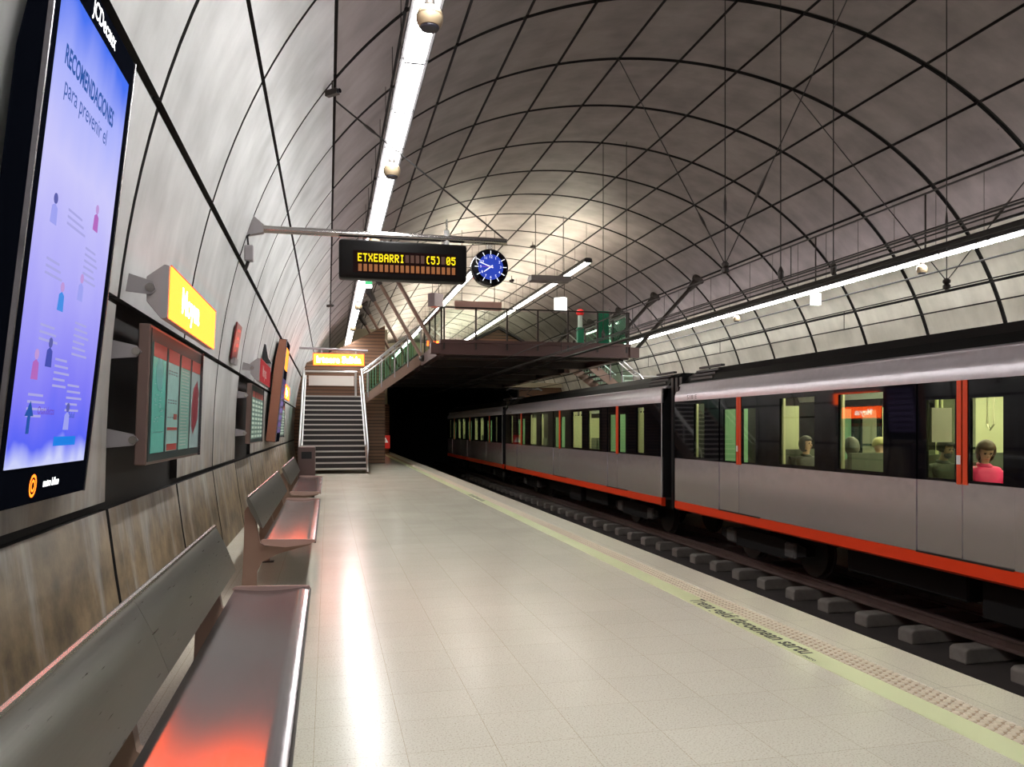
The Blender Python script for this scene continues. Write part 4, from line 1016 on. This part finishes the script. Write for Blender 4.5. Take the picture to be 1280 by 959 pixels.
def train_car(y0, label, detail, number):
    t = thing('train_car', label, 'train car', (XT, y0, RZ))
    doors = [2.63, 7.50, 12.37]; HW = 0.69
    wins = [(d + 4.87/2 + s*0.72 - 0.45, d + 4.87/2 + s*0.72 + 0.45) for d in doors[:2] for s in (-1, 1)]
    wins += [(13.62, 14.05), (0.95, 1.38)]
    wins.sort()
    zs0, zs1, zl1, zb1, zc1, zt = 0.78, 0.96, 1.80, 2.92, 3.27, 3.55
    # lower side panels between the doors (each side)
    edges = [0.0]
    for d in doors: edges += [d-HW, d+HW]
    edges.append(CARL)
    segs = [(edges[i], edges[i+1]) for i in range(0, len(edges), 2)]
    for s in (1, -1):
        x0 = SX*s; x1 = (SX+0.05)*s
        for (a, b) in segs:
            MB().box(x0, x1, a+0.006, b-0.006, zs1, zl1).build('side_panel', SILV, t)
    # skirts
    for s in (1, -1):
        MB().prism([((SX-0.004)*s, zs1-0.005), ((SX-0.004)*s, zs0+0.03), ((SX+0.03)*s, zs0), ((SX+0.09)*s, zs0), ((SX+0.09)*s, zs1-0.005)], 'y', 0, CARL).build('red_skirt', SKIRT, t)
    # window bands with openings
    for s in (1, -1):
        x0 = SX*s; x1 = (SX+0.04)*s
        zw0, zw1 = zl1+0.05, zb1-0.07
        for (a, b) in segs:
            mb = MB(); cur = a; ws = [w for w in wins if a <= w[0] and w[1] <= b]
            for (wa, wb) in ws:
                mb.box(x0, x1, cur, wa, zl1, zb1); mb.box(x0, x1, wa, wb, zl1, zw0); mb.box(x0, x1, wa, wb, zw1, zb1); cur = wb
            mb.box(x0, x1, cur, b, zl1, zb1)
            mb.build('window_band', BLACKG, t)
        for (wa, wb) in wins:
            w = MB().prism([((SX+0.006)*s, zw0), ((SX+0.012)*s, zw0), ((SX+0.038)*s, zw1), ((SX+0.032)*s, zw1)], 'y', wa, wb).build('window', GLASST, t)
            if s > 0: MB().box((SX+0.045)*s, (SX+0.08)*s, wb-0.035, wb, zw0, zw1).build('window_frame', POLE, w)
    # doors: two leaves each
    for s in (1, -1):
        for d in doors:
            for q in (-1, 1):
                a, b = sorted((d + q*0.008, d + q*(HW-0.008)))
                x0 = (SX+0.012)*s; x1 = (SX+0.045)*s
                lf = MB().box(x0, x1, a, b, zs1+0.012, zl1).build('door_leaf', SILV, t)
                ga, gb = sorted((d + q*0.11, d + q*0.54)); gz0, gz1 = zl1+0.03, zb1-0.20
                mb = MB(); mb.box(x0, x1, a, ga, zl1, zb1); mb.box(x0, x1, gb, b, zl1, zb1); mb.box(x0, x1, ga, gb, zl1, gz0); mb.box(x0, x1, ga, gb, gz1, zb1)
                mb.build('door_frame', BLACKG, lf)
                MB().box((SX+0.022)*s, (SX+0.030)*s, ga, gb, gz0, gz1).build('door_glass', GLASST, lf)
                oa, ob = sorted((d + q*0.010, d + q*0.075))
                MB().box((SX+0.002)*s, (SX+0.012)*s, oa, ob, zl1-0.02, zb1).build('red_strip', ORNG, lf)
                if detail and q > 0 and s > 0:
                    MB().box((SX-0.004)*s, (SX+0.002)*s, oa+0.005, ob-0.005, 2.0, 2.10).build('door_button', WHITEP, lf)
            MB().box((SX-0.006)*s, (SX+0.05)*s, d-HW, d+HW, zs1-0.012, zs1+0.008).build('door_sill', mat('sill_dark', (0.05, 0.05, 0.05), 0.35, 0.7), t)
    # upper panel and roof
    for s in (1, -1):
        MB().prism([(SX*s, zb1), (SX*s, zb1+0.12), ((SX+0.03)*s, zb1+0.19), ((SX+0.075)*s, zb1+0.23), ((SX+0.10)*s, zb1+0.33), ((SX+0.16)*s, zc1+0.01), ((SX+0.22)*s, zc1), ((SX+0.06)*s, zb1)], 'y', 0.0, CARL).build('upper_panel', SILVU, t, True)
    MB().prism([(-1.24, zc1-0.01), (-1.13, zc1+0.14), (-0.90, zt), (0.90, zt), (1.13, zc1+0.14), (1.24, zc1-0.01), (1.1, zc1-0.06), (-1.1, zc1-0.06)], 'y', 0.05, CARL-0.05).build('roof', ROOFM, t)
    for yv in (0.25, CARL-1.2):
        v = MB()
        for k in range(4): v.box(-1.20+0.06*k, -1.12+0.06*k, yv, yv+0.9, zc1+0.06+0.075*k, zc1+0.10+0.075*k)
        v.build('roof_vent', mat('vent_grey', (0.035, 0.033, 0.033), 0.5), t)
    # ends and gangway
    for y in (0.0, CARL-0.06):
        mb = MB(); mb.box(-1.36, -0.6, y, y+0.06, zs1, zc1-0.05); mb.box(0.6, 1.36, y, y+0.06, zs1, zc1-0.05); mb.box(-0.6, 0.6, y, y+0.06, 3.0, zc1-0.05)
        mb.build('end_wall', BLACK, t)
    mb = MB()
    for k in range(6): mb.box(-1.25+0.04*(k % 2), 1.25-0.04*(k % 2), CARL+0.1*k, CARL+0.1*(k+1), 0.75, 3.42)
    mb.build('gangway', BLACK, t)
    for s in (-1, 1): MB().box(s*1.395-0.006, s*1.395+0.006, -0.015, 0.02, zs1, zc1-0.04).build('end_trim', WHITEMET, t)
    # floor, ceiling, lamps, inside
    MB().box(-1.35, 1.35, 0.06, CARL-0.06, zs1-0.06, zs1+0.04).build('cabin_floor', mat('cabin_floor', (0.12, 0.12, 0.11), 0.5), t)
    MB().box(-1.3, 1.3, 0.06, CARL-0.06, 3.12, 3.16).build('cabin_ceiling', CEILI, t)
    for x in (-0.45, 0.45): MB().box(x-0.07, x+0.07, 0.4, CARL-0.4, 3.09, 3.118).build('ceiling_lamp', CABLIT, t)
    for (a, b) in segs:
        MB().box(1.30, 1.345, a+0.02, b-0.02, zs1, zl1+0.02).build('wall_lining', WALLI, t)
        if b-a > 2: MB().box(1.30, 1.345, (a+b)/2-0.26, (a+b)/2+0.26, zl1+0.02, 3.1).build('wall_lining', WALLI, t)
    for d in doors:
        for q in (-1, 1):
            if 0.3 < d+q*0.80 < CARL-0.3:
                for x in (-1.33, 0.78):
                    sg = q > 0 and x < 0 and detail and d < 8
                    sc = MB().box(x, x+0.55, d+q*0.80-0.015, d+q*0.80+0.015, zs1, 1.62 if sg else 2.75).build('draught_screen', GREENI if q > 0 else WALLI, t)
                    if sg: MB().box(x, x+0.55, d+q*0.80-0.006, d+q*0.80+0.006, 1.62, 2.75).build('screen_glass', glass_mat('cabin_glass', (0.80, 0.84, 0.74), 0.6), sc)
    for (a, b) in segs:
        L = b - a - 0.5
        if L > 1.5:
            for s in (-1, 1):
                for c in ((8.88, 9.60, 11.46) if detail and a > 8 and b < 12 and s < 0 else ((a+b)/2-0.62, (a+b)/2+0.62)):
                    st = MB(); st.prism([(c-0.42, 1.36), (c+0.42, 1.36), (c+0.42, 1.42), (c+0.06, 1.42), (c+0.045, 2.06), (c-0.045, 2.06), (c-0.06, 1.42), (c-0.42, 1.42)] if not (detail and c > 11.4 and c < 11.5) else [(c-0.44, 1.36), (c+0.06, 1.36), (c+0.045, 2.06), (c-0.045, 2.06), (c-0.06, 1.42), (c-0.44, 1.42)], 'x', s*0.42, s*1.27)
                    st.box(s*0.80, s*0.90, c-0.05, c+0.05, 1.0, 1.36)
                    st.build('seat', SEATM, t)
            for x in (-0.40, 0.40):
                MB().tube([(x, (a+b)/2, zs1), (x, (a+b)/2, 3.1)], 0.02, 8).build('grab_pole', POLE, t)
                yy = a + 0.85
                MB().tube([(x, yy, 3.1), (x, yy, 2.45), (x, yy-0.05, 2.38), (x, yy-0.11, 2.45), (x, yy-0.11, 3.1)], 0.016, 8).build('grab_loop', POLE, t)
        for d in doors: pass
    if detail:
        MB().box(-1.12, -0.84, 8.268, 8.284, 2.23, 2.64).build('notice_board', mat('cabin_notice', (0.36, 0.34, 0.27), 0.5), t)
        tp = MB(); tp.box(-1.00, -0.54, 7.66, 8.06, 1.36, 1.42); tp.box(-1.00, -0.54, 8.0, 8.05, 1.40, 2.0); tp.box(-0.82, -0.72, 7.9, 8.05, 1.0, 1.36); tp.build('tip_up_seat', SEATM, t)
    for d in doors:
        MB().tube([(-0.75, d, zs1), (-0.75, d, 3.1)], 0.02, 8).build('grab_pole', POLE, t)
    # underframe and bogies
    for (a, b, z0, w) in ((4.4, 6.2, 0.35, 1.0), (6.5, 7.6, 0.28, 1.05), (7.9, 10.1, 0.38, 0.95)):
        MB().box(-w, w, a, b, z0, 0.76).bevel(0.02, 1).build('equipment_box', UNDER, t)
    for yb in (2.5, CARL-2.5):
        bg = MB(); bg.prism([(yb-1.35, 0.42), (yb-0.75, 0.30), (yb+0.75, 0.30), (yb+1.35, 0.42), (yb+1.35, 0.55), (yb+0.5, 0.62), (yb-0.5, 0.62), (yb-1.35, 0.55)], 'x', -0.98, -0.82)
        bg.prism([(yb-1.35, 0.42), (yb-0.75, 0.30), (yb+0.75, 0.30), (yb+1.35, 0.42), (yb+1.35, 0.55), (yb+0.5, 0.62), (yb-0.5, 0.62), (yb-1.35, 0.55)], 'x', 0.82, 0.98)
        bg.box(-0.9, 0.9, yb-0.2, yb+0.2, 0.35, 0.74)
        bo = bg.build('bogie', UNDER, t)
        for w in (-0.95, 0.95):
            for x in (-0.53, 0.53):
                MB().lathe([(0.10, -0.07), (0.40, -0.065), (0.40, 0.03), (0.44, 0.035), (0.44, 0.06), (0.10, 0.065)], (x, yb+w, 0.43), 20, 'x').build('wheel', mat('wheel_steel', (0.05, 0.045, 0.04), 0.5, 0.6), bo)
            MB().box(-1.02, -0.90, yb+w-0.16, yb+w+0.16, 0.33, 0.58).bevel(0.03, 1).build('axle_box', mat('axle_grey', (0.05, 0.047, 0.045), 0.5), bo)
    if number:
        text('car_number', number, 0.11, mat('number_grey', (0.05, 0.05, 0.055), 0.4), t, (SX-0.001, CARL-0.55, zb1+0.03), (0, -1, 0), (0, 0, 1), depth=0.002, width=0.42)
    return t
CY1 = -0.10
c1 = train_car(CY1, 'nearest silver and red train car at the right edge', True, '518 E')
c2 = train_car(15.45, 'middle train car beyond the first black gangway', False, '518')
c3 = train_car(31.0, 'farthest train car entering the dark tunnel', False, None)

t = thing('pantograph', 'folded pantograph on the roof of the middle car', 'pantograph', (XT-0.3, 31.7, 2.556))
for s in (-0.5, 0.5):
    MB().tube([(s, 0.0, 0.06), (s*0.8, 1.3, 0.28), (s*0.6, 0.1, 0.42)], 0.025, 8).build('arm', DKMET, t)
MB().tube([(-0.75, 0.1, 0.38), (-0.6, 0.1, 0.44), (0.6, 0.1, 0.44), (0.75, 0.1, 0.38)], 0.03, 8).build('collector_head', WHITEMET, t)
MB().box(-0.6, 0.6, -0.1, 1.4, 0.0, 0.07).build('base_frame', GREYP, t)

# ------------------------------------------------------------------ passengers
def skin_mesh(name, verts, edges, radii, sub=2):
    me = bpy.data.meshes.new(name); me.from_pydata(verts, edges, []); 
    o = bpy.data.objects.new(name, me); COL.objects.link(o)
    sk = o.modifiers.new('s', 'SKIN'); sk.use_smooth_shade = True
    for i, r in enumerate(radii):
        v = me.skin_vertices[0].data[i]; v.radius = (r, r) if not isinstance(r, tuple) else r
        v.use_root = (i == 0)
    sb = o.modifiers.new('b', 'SUBSURF'); sb.levels = sub; sb.render_levels = sub
    dg = bpy.context.evaluated_depsgraph_get(); dg.update()
    m2 = bpy.data.meshes.new_from_object(o.evaluated_get(dg)); m2.name = name
    bpy.data.objects.remove(o); bpy.data.meshes.remove(me)
    for p in m2.polygons: p.use_smooth = True
    return m2
SKINM = mat('skin', (0.58, 0.36, 0.26), 0.5, var=0.06, vscale=12)
def person(label, loc, rz, jacket, hair, style, nod=0.0, beard=False, trousers=(0.03, 0.03, 0.05), turn=0.0):
    """seated, facing +x; origin on the seat below the hips"""
    t = thing('person', label, 'person', loc, (0, 0, rz))
    V = []; E = []; R = []
    def add(p, r, link=None):
        V.append(p); R.append(r)
        if link is not None: E.append((link, len(V)-1))
        return len(V)-1
    pel = add((0, 0, 0.10), (0.13, 0.16)); bel = add((-0.02, 0, 0.26), (0.115, 0.145), pel); ch = add((-0.03, 0, 0.43), (0.125, 0.17), bel)
    nb = add((-0.02, 0, 0.56), (0.075, 0.085), ch); nk = add((0.0, 0, 0.635), 0.052, nb)
    for s in (1, -1):
        sh = add((-0.03, s*0.19, 0.50), 0.062, ch); el = add((0.03, s*0.25, 0.24), 0.045, sh); wr = add((0.25, s*0.13, 0.17), 0.030, el)
        pm = add((0.31, s*0.10, 0.165), 0.034, wr)
        for f in range(4):
            k = add((0.36, s*(0.085+0.013*(f-1.5))+0.0, 0.165-0.004*abs(f-1)), 0.0095, pm); add((0.395-0.006*abs(f-1), s*(0.08+0.014*(f-1.5)), 0.145), 0.008, k)
        th = add((0.325, s*0.06, 0.175), 0.011, pm); add((0.36, s*0.045, 0.165), 0.009, th)
        hp = add((0.08, s*0.10, 0.085), 0.085, pel); kn = add((0.47, s*0.11, 0.08), 0.062, hp); an = add((0.46, s*0.11, -0.33), 0.042, kn); ft = add((0.60, s*0.11, -0.38), 0.036, an)
    def hd(p):   # head frame -> person frame, with nod and turn
        v = Vector(p); v = Matrix.Rotation(nod, 3, 'Y') @ v; v = Matrix.Rotation(turn, 3, 'Z') @ v
        return tuple(v + Vector((0.0, 0, 0.655)))
    # head as a chain of shaped sections
    h1 = add(hd((0.022, 0, 0.03)), (0.052, 0.056), nk); h2 = add(hd((0.018, 0, 0.085)), (0.078, 0.070), h1); h3 = add(hd((0.008, 0, 0.145)), (0.092, 0.077), h2); h4 = add(hd((0.0, 0, 0.200)), (0.068, 0.060), h3)
    me = skin_mesh('body', V, E, R)
    bm = bmesh.new(); bm.from_mesh(me)
    def blob(c, r, sq, mi):
        mb_ = bmesh.ops.create_uvsphere(bm, u_segments=10, v_segments=6, radius=r)
        vs = mb_['verts']
        for v in vs:
            q = Vector((v.co.x*sq[0], v.co.y*sq[1], v.co.z*sq[2])) + Vector(c); v.co = Vector(hd(q))
        fs = set(f for v in vs for f in v.link_faces)
        for f in fs: f.material_index = mi; f.smooth = True
    for f in bm.faces:
        c = f.calc_center_median(); f.material_index = 1 if (c.z < 0.14 and c.x < 0.30 or c.z < 0.02) and not (c.x > 0.27 and c.z > 0.12) else (5 if c.z < 0.585 and not (c.x > 0.255 and c.z < 0.26) else 0)
    blob((0.102, 0, 0.095), 0.017, (1.0, 0.75, 1.5), 0)
    for s in (1, -1):
        blob((0.085, s*0.032, 0.122), 0.012, (0.8, 1.2, 0.8), 2)
        blob((0.092, s*0.032, 0.140), 0.014, (0.6, 1.5, 0.3), 3)
        blob((0.0, s*0.082, 0.105), 0.024, (0.8, 0.4, 1.4), 0)
    blob((0.088, 0, 0.052), 0.018, (0.5, 1.4, 0.35), 4)
    if beard:
        blob((0.058, 0, 0.035), 0.058, (0.85, 1.05, 0.75), 3); blob((0.088, 0, 0.068), 0.02, (0.6, 1.6, 0.4), 3)
    bm.to_mesh(me); bm.free()
    for q in (SKINM, mat('trousers_%s' % style, trousers, 0.7), mat('eye_dark', (0.02, 0.015, 0.012), 0.2), mat('hair_%s' % style, hair, 0.5, var=0.3, vscale=40), mat('lips', (0.38, 0.14, 0.12), 0.5), mat('jacket_%s' % style, jacket, 0.6, var=0.15, vscale=14)): me.materials.append(q)
    o = bpy.data.objects.new('body', me); COL.objects.link(o); o.parent = t
    # jacket
    V2 = []; E2 = []; R2 = []
    def ad2(p, r, l=None):
        V2.append(p); R2.append(r)
        if l is not None: E2.append((l, len(V2)-1))
        return len(V2)-1
    a0 = ad2((0, 0, 0.185), (0.15, 0.18)); a1 = ad2((-0.02, 0, 0.30), (0.15, 0.18), a0); a2 = ad2((-0.03, 0, 0.43), (0.16, 0.21), a1); a3 = ad2((-0.02, 0, 0.555), (0.105, 0.12), a2); a4 = ad2((-0.005, 0, 0.625), (0.085, 0.09), a3)
    for s in (1, -1):
        b0 = ad2((-0.03, s*0.20, 0.50), 0.09, a2); b1 = ad2((0.03, s*0.265, 0.24), 0.07, b0); b2 = ad2((0.225, s*0.145, 0.175), 0.05, b1)
    jm = skin_mesh('jacket', V2, E2, R2)
    jm.materials.append(mat('jacket_%s' % style, jacket, 0.6, var=0.15, vscale=14))
    o = bpy.data.objects.new('jacket', jm); COL.objects.link(o); o.parent = t
    # hair: shell around the skull, open at the face, lower edge by style
    low = {'long': -0.06, 'cap': 0.10, 'short': 0.07, 'bob': -0.02, 'hood': -0.03}[style]
    bmh = bmesh.new(); r_ = bmesh.ops.create_uvsphere(bmh, u_segments=28, v_segments=20, radius=1.0)
    for v in list(bmh.verts):
        x, y, z = v.co
        face = x > 0.52 and z < 0.45
        k = 1.0
        v.co = Vector((-0.006 + x*0.112, y*0.098, 0.128 + z*0.118))
        if z < -0.1 and low < 0.05:
            v.co.z = 0.128 + z*(0.128-low); v.co.y *= 1.05 if x < 0.3 else 1.0
        if face: v.co.x -= 0.06
    dl = [v for v in bmh.verts if v.co.z < low or (v.co.x > 0.050 and v.co.z < 0.155)]
    bmesh.ops.delete(bmh, geom=dl, context='VERTS')
    for v in bmh.verts: v.co = Vector(hd(v.co)) + Vector((random.uniform(-1, 1), random.uniform(-1, 1), random.uniform(-1, 1)))*0.0022
    hm = bpy.data.meshes.new('hair'); bmh.to_mesh(hm); bmh.free()
    for p in hm.polygons: p.use_smooth = True
    hm.materials.append(MATS['hair_%s' % style])
    o = bpy.data.objects.new('hair', hm); COL.objects.link(o); o.parent = t
    sd = o.modifiers.new('th', 'SOLIDIFY'); sd.thickness = 0.010; sd.offset = 1
    return t
ZS = RZ + 1.425
person('person with dark hair and dark coat looking right through the window', (7.26, 11.12, ZS), radians(-90), (0.020, 0.018, 0.016), (0.018, 0.012, 0.010), 'bob', turn=0.35)
person('bearded person with short dark hair behind the left door pane', (7.52, 8.56, ZS), radians(-92), (0.022, 0.026, 0.022), (0.012, 0.010, 0.010), 'short', nod=0.3, beard=True, turn=0.2)
person('person in a bright pink coat looking down behind the right door pane', (7.36, 7.75, ZS), radians(-100), (0.80, 0.02, 0.16), (0.10, 0.05, 0.028), 'long', nod=0.5, trousers=(0.03, 0.03, 0.04), turn=-0.3)
person('person in a grey hood seated in the wide window, left one', (7.08, 9.74, ZS), radians(90), (0.10, 0.095, 0.08), (0.14, 0.13, 0.11), 'hood', nod=0.3)
person('person in a yellowish cap seated in the wide window, right one', (7.54, 9.74, ZS), radians(90), (0.40, 0.38, 0.10), (0.42, 0.38, 0.14), 'cap', nod=0.35)
for o in [o for o in bpy.data.objects if o.name.startswith('person') and o.parent is None]: o.scale = (0.94, 0.94, 0.94)

# ------------------------------------------------------------------ world, camera, view
w = bpy.data.worlds.new('World'); S.world = w; w.use_nodes = True
w.node_tree.nodes['Background'].inputs['Color'].default_value = (0.02, 0.02, 0.022, 1)
w.node_tree.nodes['Background'].inputs['Strength'].default_value = 0.3
cam = bpy.data.cameras.new('camera'); co = bpy.data.objects.new('camera', cam); COL.objects.link(co)
cam.sensor_fit = 'HORIZONTAL'; cam.sensor_width = 36; cam.lens = 36*1000/1280
cam.shift_y = 55.5/1280; cam.clip_start = 0.05; cam.clip_end = 200
co.location = (0, 0, 1.4); co.rotation_euler = (radians(90), 0, -math.atan(0.23))
S.camera = co
S.view_settings.view_transform = 'Standard'; S.view_settings.look = 'None'
S.view_settings.gamma = 1.0; S.view_settings.use_curve_mapping = False
S.view_settings.exposure = 0.0
try:
    S.cycles.use_denoising = True; S.cycles.denoiser = 'OPENIMAGEDENOISE'
    S.cycles.max_bounces = 8; S.cycles.diffuse_bounces = 4; S.cycles.glossy_bounces = 4; S.cycles.transparent_max_bounces = 16
    S.cycles.sample_clamp_indirect = 2.5
    S.cycles.use_light_tree = True
except Exception: pass
